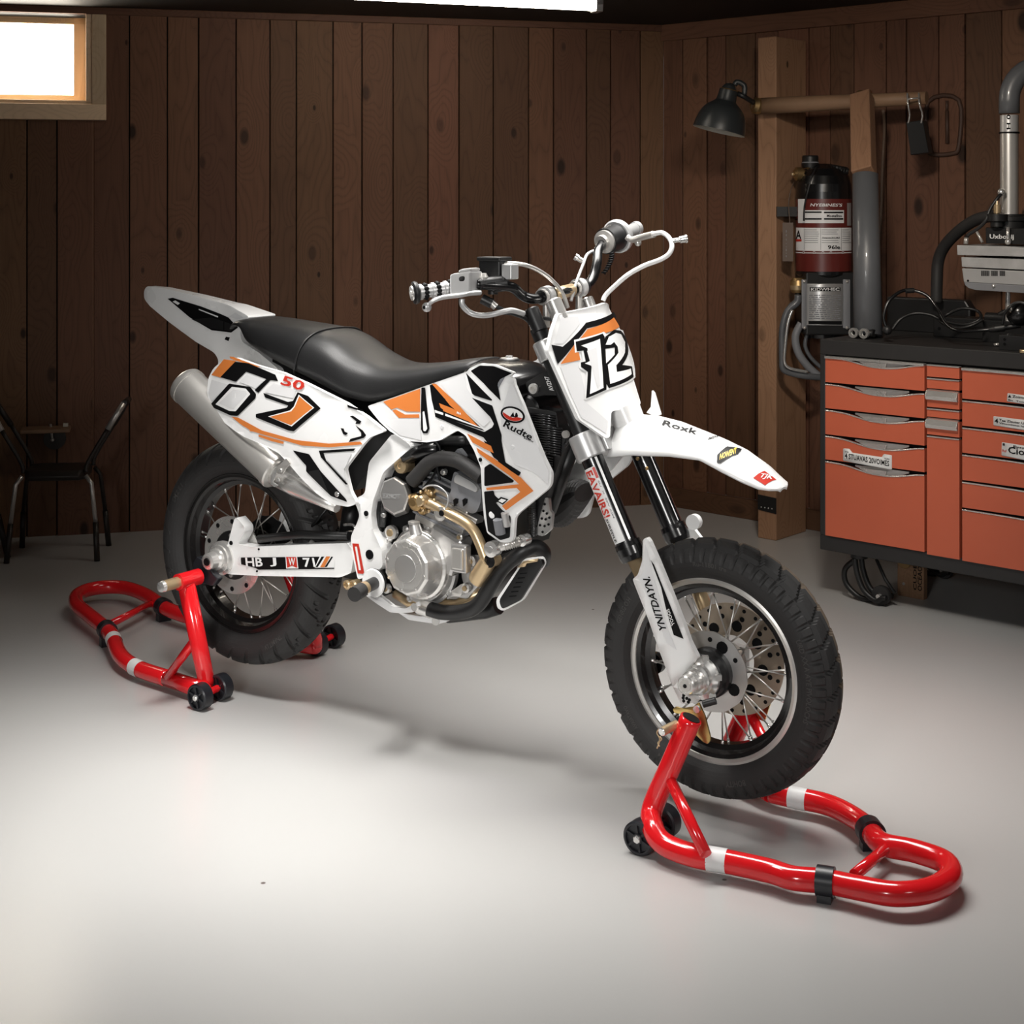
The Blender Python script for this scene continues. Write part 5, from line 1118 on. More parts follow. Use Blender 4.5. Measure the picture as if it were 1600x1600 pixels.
# ---- footpeg, stand bar, lower rails
mb = MB(); mb.lathe(bp(h_(268, 972), .145), NEAR, [(-.01, .034), (0, .036), (.004, .034)], 'white', 30, ms=['satin', 'white']); mb.cyl(bp(h_(275, 972), .148), bp(h_(210, 1005), .205), .0155, 'satin', 18); mb.cyl(bp(h_(212, 1004), .205), bp(h_(188, 1018), .225), .0165, 'gold', 18); mb.cyl(bp(h_(190, 1018), .225), bp(h_(140, 1048), .262), .0185, 'rubber', 20); mb.build('footpeg', bike, bevel=.002)
for x in (90, 132): mb = MB(); mb.lathe(bp(h_(x, 985), .11), NEAR, [(-.03, .012), (0, .0125), (.003, .008), (-.002, .006)], 'gold', 14); mb.build('linkage_bolt', bike)
mb = MB(); sheet(mb, FL(.12), ZH((215, 1055), (300, 1050), (395, 1128), (480, 1140), (560, 1095), (580, 1120), (530, 1165), (440, 1172), (375, 1165), (290, 1110)), 'pearl', th=.012, cell=0, r=3)
mb.lathe(bp(h_(540, 1130), .121), NEAR, [(0, .010), (.004, .010), (.004, .006)], 'chrome', 14)
sheet(mb, FL(.09), ZH((430, 1168), (560, 1190), (690, 1200), (762, 1205), (752, 1228), (688, 1244), (500, 1216)), 'pearl', th=.03, cell=0, r=3); mb.lathe(bp(h_(680, 1222), .091), NEAR, [(0, .011), (.004, .011), (.004, .006)], 'chrome', 14); mb.build('side_stand', bike, bevel=.002)
mb = MB(); mb.tube([bp(h_(760, 1180), .03), bp(h_(1000, 1150), .03), bp(h_(1090, 1120), .03)], .022, 'satin', 12); mb.build('skid_bar', bike)
mb = MB(); a, b2 = bp(a_(1180, 1400), .02), bp(a_(1430, 1500), .03); mb.tube([bp(a_(1340, 1380), .0), bp(a_(1310, 1600), .0)], .026, 'satin', 14); mb.build('rear_shock', bike)
mb = MB(); mb.tube(crom([bp(a_(x, y), .055) for x, y in ((1285, 1525), (1340, 1525), (1350, 1560), (1300, 1570))], 4), .004, 'chrome', 8); mb.build('brake_line', bike)

# ---- fork
def axis2(p0, p1, t): return bp(p0, t), bp(p1, t)
FT = bw(1.062, 0, 1.055); FB = bw(1.302, 0, .600); fd = (FB-FT).normalized()
def fork(sg):
    t = .108*sg; o = NEAR*t; A = bp((852, 540), .108)-NEAR*.108+o; Cc = bp((985, 860), .108)-NEAR*.108+o; Bq = A.lerp(Cc, .50)
    dd = (Cc-A).normalized()
    f = MB(); f.lathe(A-dd*.080, dd, [(0, .015), (.002, .0175), (.03, .018), (.045, .018)], 'brushed', 28, ms=['chrome', 'brushed', 'brushed'])
    Lf = (Cc-A).length; Lb = (Bq-A).length
    f.lathe(A-dd*.045, dd, [(0, .0205), (.045, .0205), (Lb+.045, .0205)], 'satin', 32)
    f.lathe(Bq, dd, [(0, .0262), (Lf-Lb-.02, .0262), (Lf-Lb-.02, .030), (Lf-Lb-.008, .0315), (Lf-Lb+.010, .031), (Lf-Lb+.022, .028), (Lf-Lb+.022, .022)], 'black', 36)
    fk = f.build('fork_tube', bike)
    ax_end = bw(L_-.035, .088*sg, ZFr+.01)
    lo = MB(); lo.tube([Cc, Cc.lerp(ax_end, .5), ax_end], .0175, 'gold', 20); lo.box((-.03, -.012, -.03), (.04, .014, .03), 'alu', Matrix.Translation(bw(L_-.01, .082*sg, ZFr)) @ B3.to_4x4()); lo.build('fork_slider', fk)
    return A, Bq, Cc, dd, fk
fA, fB, fC, fdd, fkN = fork(1); gA, gB, gC, gdd, fkF = fork(-1)
def clamps():
    for nm, f0, f1, rr, m in (('upper_clamp', -.012, .036, .028, 'silver'), ('lower_clamp', (fB-fA).length-.03, (fB-fA).length+.030, .035, 'silver')):
        mb = MB()
        for A in (fA, gA): mb.lathe(A+fdd*f0, fdd, [(0, rr-.002), (.003, rr), (f1-f0-.003, rr), (f1-f0, rr-.002)], m, 32)
        c = fA.lerp(gA, .5)+fdd*(f0+f1)/2; X_ = fdd.cross(NEAR).normalized()
        Mc = Matrix((( *(X_[i] for i in ()),),)) if False else Matrix(((X_.x, NEAR.x, fdd.x, c.x), (X_.y, NEAR.y, fdd.y, c.y), (X_.z, NEAR.z, fdd.z, c.z), (0, 0, 0, 1)))
        mb.box((-.035, -.08, -(f1-f0)/2+.004), (.035, .08, (f1-f0)/2-.004), m, Mc); mb.build(nm, bike, bevel=.003)
clamps()
# stripes and sticker on the near tube
def cylsurf(A, d, R, M=None):
    X_ = NEAR.cross(d).normalized()
    def f(v): w = v-A; return (w-d*w.dot(d)).length-R
    def par(v): w = v-A; return (math.atan2(w.dot(X_), w.dot(NEAR))*R, w.dot(d))
    def emb(a, b, o): return A+d*b+(NEAR*math.cos(a/R)+X_*math.sin(a/R))*(R+o)
    return Surf(f, par, emb)
for (Bq, fk, sg) in ((fB, fkN, 1), (gB, fkF, -1)):
    S_f = cylsurf(Bq, fdd, .0264); k_ = lambda x, y: ZK((x, y))[0]; mb = MB()
    vd = (CAM-(Bq+fdd*.08)).normalized(); X_ = NEAR.cross(fdd).normalized(); Rf = .0264; ac = math.atan2(vd.dot(X_), vd.dot(NEAR))
    pxof = lambda v: (v-CAM).x/(v-CAM).y
    lf = -1 if pxof(Bq+X_*.1) > pxof(Bq) else 1                      # sign of the angle that goes left in the picture
    A_ = lambda deg: (ac+lf*math.radians(deg))*Rf
    Lx = (fC-fB).length
    if sg > 0:
        q0, q1 = .050, Lx-.024
        sheet(mb, S_f, [(A_(95), q0), (A_(5), q0), (A_(5), q1), (A_(95), q1)], 'white', off=.0012, cell=.008, local=True)
        sheet(mb, S_f, [(A_(18), q0+.002), (A_(5), q0+.002), (A_(5), q0+.028), (A_(18), q0+.028)], 'red', off=.002, cell=.008, local=True)
        def lt_(s, a0, a1, b0, b1, m, off=.0036):
            vs, fs = text2d(s); V = [mb.bm.verts.new(S_f.emb(A_(a0+(a1-a0)*y), b0+(b1-b0)*x, off)) for x, y in vs]
            for f in fs: mb.face([V[i] for i in f], m)
        lt_('EAVAIRS!', 62, 22, q0+.006, q0+.118, 'red'); lt_('SHREDLE', 58, 44, q0+.120, q1-.004, 'ink'); lt_('SU  X  SEV AIM', 15, 9, q0+.034, q0+.125, 'grey')
        sheet(mb, S_f, [(A_(-12), .032), (A_(-24), .032), (A_(-24), q1), (A_(-12), q1)], 'white', off=.0014, cell=.008, local=True)
    else:
        for a0, a1 in ((8, 2), (-38, -44)): sheet(mb, S_f, [(A_(a0), .035), (A_(a1), .035), (A_(a1), Lx-.024), (A_(a0), Lx-.024)], 'white', off=.0014, cell=.008, local=True)
        for b_0, a0 in ((.06, 30), (.09, 5)): mb.ball(S_f.emb(A_(a0), b_0, .001), .005, 'brass', 8)
    mb.build('fork_sticker', fk, normals=False)
# fork guards
g_ = lambda x, y: ZG((x, y))[0]
plate_part('fork_guard', FL(.134), ZG((150, 20), (185, -2), (215, 40), (290, 210), (430, 550), (540, 830), (600, 1000), (680, 1160), (640, 1190), (560, 1290), (560, 1400), (560, 1500), (690, 1560), (660, 1590), (620, 1590), (520, 1600), (440, 1440), (320, 1120), (200, 780), (50, 400), (100, 360), (145, 220)), 'white', .014, r=3, mirror=False, decals=[
    ('pearl', ZG((175, 60), (200, 130), (235, 300), (330, 640), (400, 900), (480, 1080), (380, 1010), (240, 640), (110, 390), (165, 330)), 1), ('ink', ZG((228, 212), (262, 260), (545, 972), (450, 935), (380, 700), (330, 480)), 2)],
    texts=[('YNITDAYN.', g_(392, 900), g_(222, 372), g_(318, 895), 'ink'), ('YOOOS', g_(465, 835), g_(408, 678), g_(435, 850), 'white')],
    holes=[(g_(*p), .0035, 'ink') for p in ((545, 1515), (575, 1545), (545, 1570), (590, 1580), (540, 1540), (600, 1560))])
plate_part('fork_guard', FL(-.122), ZD((935, 1300), (950, 1320), (1010, 1400), (1012, 1455), (1100, 1700), (1000, 1700), (900, 1455)), 'white', .012, r=3, mirror=False, cell=0, decals=[('ink', ZD((935, 1400), (945, 1400), (985, 1432), (970, 1440)), 1)])
mb = MB(); c = bp(d_(962, 1292), -.10); mb.lathe(c-NEAR*.008, NEAR, [(0, .018), (.016, .018)], 'white', 24); mb.build('guard_clamp', bike)
mb = MB(); q = bp(ZF((430, 710))[0], -.075); mb.lathe(bp(ZF((320, 655))[0], -.06), (bp(ZF((420, 710))[0], -.06)-bp(ZF((320, 655))[0], -.06)), [(0, .008), (.03, .009), (.031, .016), (.045, .016), (.046, .012), (.06, .010)], 'brass', 16); mb.lathe(bp(ZF((440, 745))[0], -.07), NEAR, [(0, .025), (.02, .025)], 'satin', 20); mb.build('brake_caliper', bike)
# steering head casting
mb = MB(); sheet(mb, FL(.085), ZB((1145, 298), (1262, 230), (1300, 215), (1350, 330), (1372, 395), (1330, 372), (1240, 372), (1200, 385), (1165, 360)), 'satin', th=.17, cell=0, r=4); letter(mb, FL(.087), 'AVZH7', b_(1318, 345), b_(1284, 258), b_(1292, 348), 'white', off=0.)
mb.build('steering_head', bike, bevel=.003)
mb = MB(); mb.lathe(bp(b_(1198, 332), .088), NEAR, [(0, .013), (.006, .0125), (.008, .006), (.006, .0055)], 'chrome', 20, ms=['chrome', 'chrome', 'steel']); mb.build('pivot_bolt', bike)
mb = MB(); cH = bp(b_(1245, 440), 0); mb.lathe(cH-NEAR*.07, NEAR, [(0, .03), (.004, .036), (.136, .036), (.14, .03)], 'black', 28); mb.build('horn', bike)

# ---- number plate wrapped round the fork
Gs = lambda t, z: lerpt([(.78, 1.222), (.86, 1.185), (1.0, 1.125), (1.12, 1.075)], z)+.060-1.6*abs(t)**2
S_np = Surf(lambda v: v.x-Gs(-v.y, v.z), lambda v: (-v.y, v.z), lambda a, b, o: Vector((Gs(a, b)+o, -a, b)), M=BIKE, dmin=2.2, dmax=5)
def nplate():
    mb = MB()
    sheet(mb, S_np, ZD((132, 322), (160, 200), (192, 110), (270, 95), (470, 45), (500, 118), (545, 205), (582, 285), (605, 440), (660, 620), (640, 640), (560, 655), (492, 662), (484, 808), (462, 818), (310, 712), (240, 560)), 'white', th=.010, cell=.02, r=4)
    for m, pts, o in (('pearl', ((205, 130), (300, 125), (312, 165), (215, 280), (165, 280)), .001), ('pearl', ((200, 410), (300, 375), (350, 590), (330, 600), (470, 720), (460, 790), (320, 700), (255, 560)), .001),
        ('ink', ((148, 285), (212, 297), (345, 160), (502, 98), (518, 126), (350, 192), (292, 265), (184, 396)), .0015), ('orange', ((198, 395), (300, 262), (352, 198), (502, 130), (534, 182), (400, 232), (288, 268), (312, 372)), .002),
        ('white', ((275, 258), (445, 212), (470, 235), (520, 196), (562, 205), (600, 330), (618, 400), (624, 470), (470, 540), (340, 600), (338, 560), (345, 440), (305, 418), (300, 395), (325, 380), (318, 325), (280, 330)), .0022),
        ('ink', ((283, 268), (436, 222), (448, 240), (458, 540), (342, 590), (352, 440), (314, 412), (312, 386), (340, 380), (328, 318), (290, 322)), .003), ('white', ((312, 290), (420, 252), (440, 530), (362, 566), (372, 405), (334, 392), (362, 378), (348, 305)), .0036),
        ('ink', ((436, 300), (452, 238), (500, 200), (540, 205), (572, 250), (582, 330), (548, 400), (604, 408), (612, 468), (472, 532), (452, 498), (446, 400), (505, 340), (505, 300), (440, 310)), .003), ('white', ((452, 285), (470, 240), (510, 218), (540, 226), (562, 270), (562, 330), (512, 402), (516, 440), (596, 420), (600, 452), (478, 508), (464, 400), (525, 330), (520, 296), (500, 270), (482, 285)), .0036), ('pearl', ((345, 320), (400, 300), (420, 520), (405, 530)), .004)):
        sheet(mb, S_np, ZD(*pts), m, off=o, cell=.02)
    mb.build('number_plate', bike, bevel=.002, auto=70, normals=False)
nplate()
# ---- front fender
crst = sorted((v.x, v.z) for v in [IP(*p, -.02) for p in ZD((455, 800), (500, 742), (560, 700), (640, 672), (770, 682), (900, 715), (1050, 778), (1250, 868), (1380, 960), (1460, 1050))])
edg = sorted((v.x, v.z) for v in [IP(*p, .085) for p in ZD((455, 925), (620, 905), (830, 910), (1000, 932), (1200, 1050), (1300, 1105), (1372, 1130))])
tip = IP(*d_(1470, 1095), 0.)
def fender():
    s0 = edg[0][0]; s1 = tip.x; n = 60; top = []; bot = []
    Wd = lambda s: lerpt([(s0, .075), (s0+.10, .092), (s0+.25, .092), (s1-.10, .086), (s1-.06, .078), (s1-.03, .066), (s1-.012, .050), (s1-.003, .030), (s1, .018)], s)
    zc = lambda s: lerpt(crst, s) if s < crst[-1][0] else crst[-1][1]+(tip.z-crst[-1][1])*(s-crst[-1][0])/(s1-crst[-1][0])
    ze = lambda s: lerpt(edg, s) if s < edg[-1][0] else edg[-1][1]+(tip.z-.004-edg[-1][1])*(s-edg[-1][0])/(s1-edg[-1][0])
    K = lambda s, t: zc(s)-(zc(s)-min(ze(s), zc(s)-.003))*min(1.3, abs(t)/max(.085*.75, Wd(s)))**1.9
    def zz(s, t): w = Wd(s); q = min(1.7, abs(t)/w); return zc(s)-(zc(s)-min(ze(s), zc(s)-.002))*q**1.8
    for i in range(n+1):
        s = s0+(s1-s0)*math.sin(i/n*PI/2)**.9 if i else s0; w = Wd(s); top.append([bw(s, w*k/12, zz(s, w*k/12)) for k in range(-12, 13)]); bot.append([bw(s, w*.97*k/12, zz(s, w*k/12)-.0045) for k in range(-12, 13)])
    mb = MB(); rs = [a+b[::-1] for a, b in zip(top, bot)]; mb.rings(rs, 'white')
    S_fe = Surf(lambda v: v.z-zz(v.x, v.y), lambda v: (v.x, -v.y), lambda a, b, o: Vector((a, -b, zz(a, b)+o)), M=BIKE, dmin=2.2, dmax=3.5)
    sheet(mb, S_fe, ZD((1092, 918), (1150, 868), (1235, 884), (1212, 912), (1112, 965), (1092, 962)), 'ink', off=.0022, cell=.008)
    letter(mb, S_fe, 'NOWENT', d_(1106, 948), d_(1202, 910), d_(1110, 912), 'yellow', off=.003)
    letter(mb, S_fe, 'Roxk', d_(778, 745), d_(975, 800), d_(792, 716), 'ink', off=.0015); letter(mb, S_fe, 'BEDY', d_(1040, 830), d_(1098, 815), d_(1048, 814), 'ink', off=.0015)
    sheet(mb, S_fe, ZD((1298, 1045), (1362, 1005), (1430, 1055), (1365, 1088)), 'red', off=.0012, cell=.02); letter(mb, S_fe, 'TJK', d_(1322, 1050), d_(1400, 1062), d_(1345, 1020), 'white', off=.002)
    fe = mb.build('front_fender', bike)
    mb = MB(); sheet(mb, FL(-.055), ZD((722, 545), (735, 560), (772, 685), (735, 690), (690, 672), (715, 640)), 'white', th=.006, cell=0, r=1); mb.build('fin', fe)
    mb = MB(); sheet(mb, FL(.088), ZD((440, 800), (500, 745), (620, 770), (1000, 830), (985, 845), (700, 900), (620, 905), (460, 925)), 'white', th=.004, cell=0, r=3)
    mb.bm.free()
    mb = MB(); mb.lathe(bp(d_(570, 672), .0), fdd, [(-.01, .040), (.03, .038), (.05, .03)], 'white', 30); mb.build('fender_mount', fe)
fender()

# ---- handlebar and controls
HB = [cc(*p) for p in ((460, 397), (560, 402), (640, 412), (690, 452), (740, 470), (800, 462), (880, 440), (975, 415), (1020, 400), (1050, 350), (1065, 290), (1070, 230), (1095, 190))]
HT = [.235, .20, .165, .13, .11, .075, .03, -.05, -.09, -.12, -.14, -.165, -.20]
mb = MB(); hp = crom([bp(p, t) for p, t in zip(HB, HT)], 5); mb.tube(hp, .0125, 'black', 16); hb = mb.build('handlebar', bike)
mb = MB(); mb.tube([bp(cc(845, 449), .052), bp(cc(940, 425), -.022)], .0158, 'gold', 16); mb.build('bar_sleeve', hb)
for (x, y, t) in ((812, 455, .07), (975, 415, -.05)):
    q = bp(cc(x, y), t); d = (bp(cc(x+30, y-8), t-.025)-q).normalized(); mb = MB(); mb.lathe(q-d*.009, d, [(0, .018), (0, .0235), (.018, .0235), (.018, .018)], 'silver', 24, cap=False)
    mb.lathe(q+d*.010, d, [(0, .018), (.001, .020), (.012, .020), (.013, .018)], 'satin', 24, cap=False); mb.lathe(q-d*.022, d, [(0, .016), (.0, .019), (.010, .019), (.010, .016)], 'steel', 20, cap=False)
    mb.cyl(q, q-UP*.075, .009, 'steel', 12); mb.build('riser_clamp', bike)
for i, (p, r, h, m) in enumerate((((862, 520), .020, .05, 'brushed'), ((1022, 490), .016, .04, 'brushed'), ((757, 572), .018, .055, 'satin'))):
    q = bp(cc(*p), (.10, -.10, .12)[i]); mb = MB(); mb.lathe(q+fdd*.03, -fdd, [(0, r), (h, r), (h+.003, r*.85)], m, 20); mb.build('fork_cap', bike)
mb = MB(); g0, g1 = bp(cc(140, 442), .36), bp(cc(462, 398), .235); gd = (g1-g0).normalized(); Lg = (g1-g0).length
mb.lathe(g0, gd, [(0, .016), (.004, .026), (.008, .027), (.013, .025), (.015, .018)], 'satin', 28); mb.lathe(g0-gd*.002, gd, [(0, .017), (.004, .018)], 'brushed', 24); mb.lathe(g0-gd*.004, gd, [(0, .007), (.003, .007)], 'chrome', 12)
grp = mb.build('bar_end', hb)
mb = MB(); mb.lathe(g0, gd, [(.014, .0155), (Lg*.58, .0155)], 'silver', 24)
for i in range(3):
    for k in range(10): a = 2*PI*k/10; u = gd.orthogonal().normalized(); w_ = gd.cross(u); d = u*math.cos(a)+w_*math.sin(a); c = g0+gd*(.032+i*.030); mb.ball(c+d*.0145, .0065, 'ink', 8)
for i in range(4): mb.lathe(g0+gd*(.017+i*.030), gd, [(0, .0185), (.006, .0185)], 'silver', 24)
for i in range(6): mb.lathe(g0+gd*(Lg*.58+i*.0055), gd, [(0, .019), (.0035, .0205)], 'rubber', 20)
mb.lathe(g0+gd*Lg*.57, gd, [(0, .018), (Lg*.2, .018)], 'satin', 20); mb.build('grip', hb)
mb = MB(); c = bp(cc(415, 392), .26); MM = Matrix(((gd.x, NEAR.x, 0, c.x), (gd.y, NEAR.y, 0, c.y), (gd.z, 0, 1, c.z), (0, 0, 0, 1)))
mb.box((-.028, -.024, -.026), (.024, .024, .026), 'silver', MM); mb.box((-.010, -.02, .024), (.022, .02, .034), 'silver', MM); mb.box((-.005, .012, .004), (.010, .027, .018), 'satin', MM); mb.build('switch_housing', hb, bevel=.005)
mb = MB(); mb.lathe(bp(cc(495, 372), .22), UP, [(-.02, .012), (.005, .013), (.014, .008)], 'steel', 16); mb.lathe(bp(cc(475, 397), .23)-gd*.0, gd, [(0, .014), (.055, .014)], 'satin', 16); mb.lathe(bp(cc(545, 400), .20), gd, [(0, .019), (.03, .019)], 'satin', 20); mb.build('perch', hb)
mb = MB(); rv = bp(cc(562, 332), .17); MM = Matrix.Translation(rv) @ B3.to_4x4(); mb.box((-.036, -.022, -.028), (.024, .022, .026), 'satin', MM); mb.box((-.040, -.026, .024), (.028, .026, .034), 'satin', MM); mb.box((.026, -.018, -.018), (.055, .014, .018), 'silver', MM); mb.cyl(MM @ Vector((-.01, 0, -.03)), MM @ Vector((-.01, 0, -.055)), .012, 'satin', 14); mb.build('reservoir', hb, bevel=.003)
def hose(name, pts, r, m, parent=hb, ts=None, n=10):
    mb = MB(); mb.tube(crom([bp(cc(x, y), t) for x, y, t in pts], 6), r, m, n); return mb.build(name, parent)
lv = hose('lever', [(480, 438, .235), (430, 442, .26), (380, 452, .29), (300, 462, .32), (250, 478, .335), (222, 500, .34), (216, 512, .342)], [.0085], 'silver') if False else None
mb = MB(); lp = crom([bp(cc(x, y), t) for x, y, t in ((480, 438, .235), (430, 442, .26), (380, 452, .29), (300, 462, .32), (250, 478, .335), (222, 500, .34), (214, 512, .342))], 6); K = len(lp); mb.tube(lp, [.0095-.0035*i/K if i < K-5 else .0065+.0008*(i-K+5) for i in range(K)], 'silver', 12, flat=.7); mb.ball(lp[-1], .0115, 'silver', 12); mb.ball(lp[-1]+NEAR*.008, .005, 'ink', 8); mb.build('lever', hb)
mb = MB(); mb.cyl(bp(cc(490, 470), .22), bp(cc(540, 495), .21), .012, 'satin', 14); mb.cyl(bp(cc(538, 492), .21), bp(cc(560, 512), .205), .009, 'steel', 12); mb.build('cable_adjuster', hb)
hose('cable', [(390, 470, .26), (392, 500, .26), (420, 532, .25), (460, 550, .24), (520, 552, .22), (590, 536, .20), (640, 528, .18), (700, 545, .15)], .0068, 'silver')
hose('cable', [(560, 508, .205), (620, 535, .18), (690, 560, .15), (720, 580, .13), (745, 612, .11)], .005, 'satin')
hose('cable', [(600, 540, .19), (680, 545, .15), (760, 560, .11), (850, 575, .06)], .0045, 'satin')
hose('cable', [(690, 545, .13), (720, 550, .12), (760, 600, .10), (800, 650, .07)], .0045, 'ink')
hose('brake_line', [(580, 296, .17), (640, 294, .16), (700, 300, .14), (760, 322, .11), (820, 360, .08), (870, 410, .05), (900, 460, .03), (918, 515, .02)], .0052, 'steel')
hose('brake_line', [(1052, 228, -.16), (1015, 250, -.13), (995, 300, -.09), (975, 350, -.05), (955, 410, -.02), (935, 480, 0.)], .004, 'silver')
mb = MB(); a, b2 = bp(cc(955, 258), -.10), bp(cc(995, 283), -.11); mb.lathe(a, b2-a, [(0, .009), (.008, .0095), (.009, .007), (.022, .007)], 'chrome', 14); mb.build('bleed_valve', hb)
# far control: throttle housing, silver guard discs, lever with hose
hA, hB_ = bp(cc(1095, 188), -.20), bp(cc(1205, 142), -.30); hd_ = (hB_-hA).normalized()
mb = MB(); mb.lathe(hA, hd_, [(-.01, .019), (0, .020), (.004, .030), (.012, .030)], 'steel', 28); mb.lathe(hA+hd_*.012, hd_, [(0, .034), (.055, .036), (.062, .030)], 'satin', 28); th_ = mb.build('throttle_housing', hb)
mb = MB(); mb.lathe(hA+hd_*.060, hd_, [(0, .040), (.004, .044), (.014, .044), (.022, .036)], 'silver', 32); mb.build('guard_disc', th_)
mb = MB(); mb.tube([hA+hd_*.07, hA+hd_*.15], .0165, 'silver', 20); mb.lathe(hA+hd_*.15, hd_, [(0, .019), (.012, .019)], 'silver', 20); mb.build('grip', hb)
mb = MB(); mb.tube(crom([bp(cc(1215, 160), -.22), bp(cc(1240, 175), -.22), bp(cc(1290, 162), -.20), bp(cc(1350, 147), -.18)], 5), .0085, 'steel', 12); mb.ball(bp(cc(1270, 190), -.22), .009, 'steel', 10); mb.build('lever', th_)
hose('brake_line', [(1345, 147, -.18), (1390, 140, -.17), (1425, 165, -.16), (1440, 205, -.15), (1425, 245, -.14), (1380, 275, -.13), (1300, 305, -.12), (1220, 350, -.10), (1150, 410, -.09), (1110, 450, -.085), (1095, 480, -.08)], .0060, 'white')
mb = MB(); a, b2 = bp(cc(1442, 180), -.155), bp(cc(1498, 172), -.175); mb.lathe(a, b2-a, [(0, .006), (.018, .006), (.019, .009), (.032, .009), (.033, .011), (.036, .011)], 'chrome', 14); mb.build('bleed_valve', hb)
mb = MB(); pts = []
for i in range(90): f = i/89; c = bp(cc(1140-45*f*f, 240+105*f), -.2+.03*f); a = f*2*PI*9; pts.append(c+(FWD*math.cos(a)+NEAR*math.sin(a))*.0055)
mb.tube(pts, .0022, 'ink', 6); mb.build('coiled_cable', hb)
# ================================================================ THE TWO RED STANDS
def F3(px, py, z): return on_z(px, py, z)
def w2b(v): return BIKEI @ v
def roller(c, axd, r, wd, parent):
    mb = MB(); mb.lathe(c-axd*wd/2, axd, [(0, r*.62), (0, r*.9), (.003, r), (wd-.003, r), (wd, r*.9), (wd, r*.80), (wd-.006, r*.78), (wd-.006, r*.3), (wd, r*.3), (wd, .001)], 'wheelblack', 36)
    u = axd.orthogonal().normalized(); w = axd.cross(u)
    for i in range(6):
        a = 2*PI*i/6; d = u*math.cos(a)+w*math.sin(a); e = axd.cross(d); q = c+axd*(wd/2-.007)
        mb.prism([q+d*r*.28-e*.0025, q+d*r*.8-e*.0025, q+d*r*.8+e*.0025, q+d*r*.28+e*.0025], axd*.0055, 'wheelblack')
    wl = mb.build('wheel', parent)
    mb = MB(); mb.lathe(c+axd*(wd/2-.004), axd, [(0, r*.24), (.008, r*.24), (.010, r*.18)], 'chrome', 6); mb.build('bolt', wl)
def clip(p, d, r, parent, m='wheelblack'):
    mb = MB(); mb.lathe(p-d*.017, d, [(0, r), (0, r+.006), (.034, r+.006), (.034, r)], m, 24, cap=False)
    s = d.cross(UP).normalized(); Mx = Matrix(((d.x, s.x, 0, p.x), (d.y, s.y, 0, p.y), (0, 0, 1, p.z), (0, 0, 0, 1)))
    mb.box((-.014, -r*.9, -p.z+.0005), (.014, r*.9, -r*.7), m, Mx); mb.build('foot_pad', parent)
def sleeve(p, d, r, parent, name='label_sleeve'):
    mb = MB(); mb.lathe(p-d*.02, d, [(0, r+.0008), (.04, r+.0008)], 'label', 28, cap=False); mb.build(name, parent)
def rail_pt(path, p):                                                 # nearest point of a path and its direction
    i = min(range(1, len(path)-1), key=lambda i: (path[i]-p).length); return path[i], (path[i+1]-path[i-1]).normalized()
TR = .0235
# --- rear stand
rs_root = empty('paddock_stand', F3(210, 1000, 0), 'red tubular paddock stand lifting the rear wheel, loop handle at the left', 'motorcycle stand', 'paddock stands')
z0 = .036
top = bp((291, 912), .215); base = F3(322, 1072, z0)
near = [F3(318, 1078, z0), F3(262, 1060, z0), F3(215, 1044, z0), F3(188, 1024, z0+.004), F3(172, 990, z0+.012), F3(140, 962, z0+.012), F3(120, 945, z0+.012), F3(122, 929, z0+.012), F3(150, 919, z0+.012), F3(192, 918, z0+.012), F3(228, 930, z0+.012), F3(262, 952, z0+.008), F3(310, 968, z0+.004), F3(380, 985, z0), F3(440, 1004, z0), F3(492, 1012, z0)]
mb = MB()
# near upright flows into the base tube
bend = [top, top.lerp(base, .5), top.lerp(base, .82), F3(330, 1050, z0+.03), F3(322, 1070, z0+.004), F3(300, 1073, z0)]
path = crom(near[1:-1], 6)
mb.tube(path, TR, 'standred', 20); mb.build('base_tube', rs_root)
mb = MB(); mb.tube([F3(318, 1078, z0), near[1]], TR, 'standred', 20); mb.ball(F3(318, 1078, z0), TR, 'standred', 16); mb.build('rail', rs_root)
farbase = F3(492, 1010, z0); fartop = bp((291, 912), .215)+(farbase-base)*.86
for tp, bs in ((top, base), (fartop, farbase)):
    mb = MB(); mb.tube([tp, bs+UP*.02, bs], TR, 'standred', 20); mb.ball(bs, TR, 'standred', 16); mb.build('upright', rs_root)
f_rail = path[-1]; mb = MB(); mb.tube([f_rail, farbase], TR, 'standred', 20); mb.build('rail', rs_root)
mb = MB(); a = top.lerp(base, .52); mb.tube([a, F3(262, 1058, z0+.012)], .0125, 'standred', 14); mb.build('brace', rs_root)
mb = MB(); mb.tube([fartop.lerp(farbase, .52), farbase+(F3(262, 1058, z0)-base)], .0125, 'standred', 14); mb.build('brace', rs_root)
mb = MB(); mb.tube([F3(173, 975, z0+.01), F3(238, 942, z0+.012)], .0115, 'standred', 14); mb.build('cross_bar', rs_root)
axd = (farbase-base).normalized(); wr = .036
for c in (F3(313, 1088, wr), F3(345, 1073, wr)): roller(c, -axd, wr, .034, rs_root)
for c in (F3(495, 1005, wr), F3(522, 993, wr)): roller(c, -axd, wr, .034, rs_root)
mb = MB(); mb.cyl(F3(313, 1088, wr), F3(345, 1073, wr), .010, 'standred', 12); mb.cyl(F3(490, 1008, wr), F3(522, 993, wr), .010, 'standred', 12); mb.build('wheel_axle', rs_root)
for px in ((172, 992), (262, 952)): p, d = rail_pt(path, F3(*px, z0)); clip(p, d, TR, rs_root)
p, d = rail_pt(path, F3(217, 1045, z0)); sleeve(p, d, TR, rs_root); p, d = rail_pt(path, F3(176, 1008, z0)); sleeve(p, d, TR, rs_root)
a, b2 = bp((276, 908), .235), bp((312, 892), .16); dv = (b2-a).normalized()
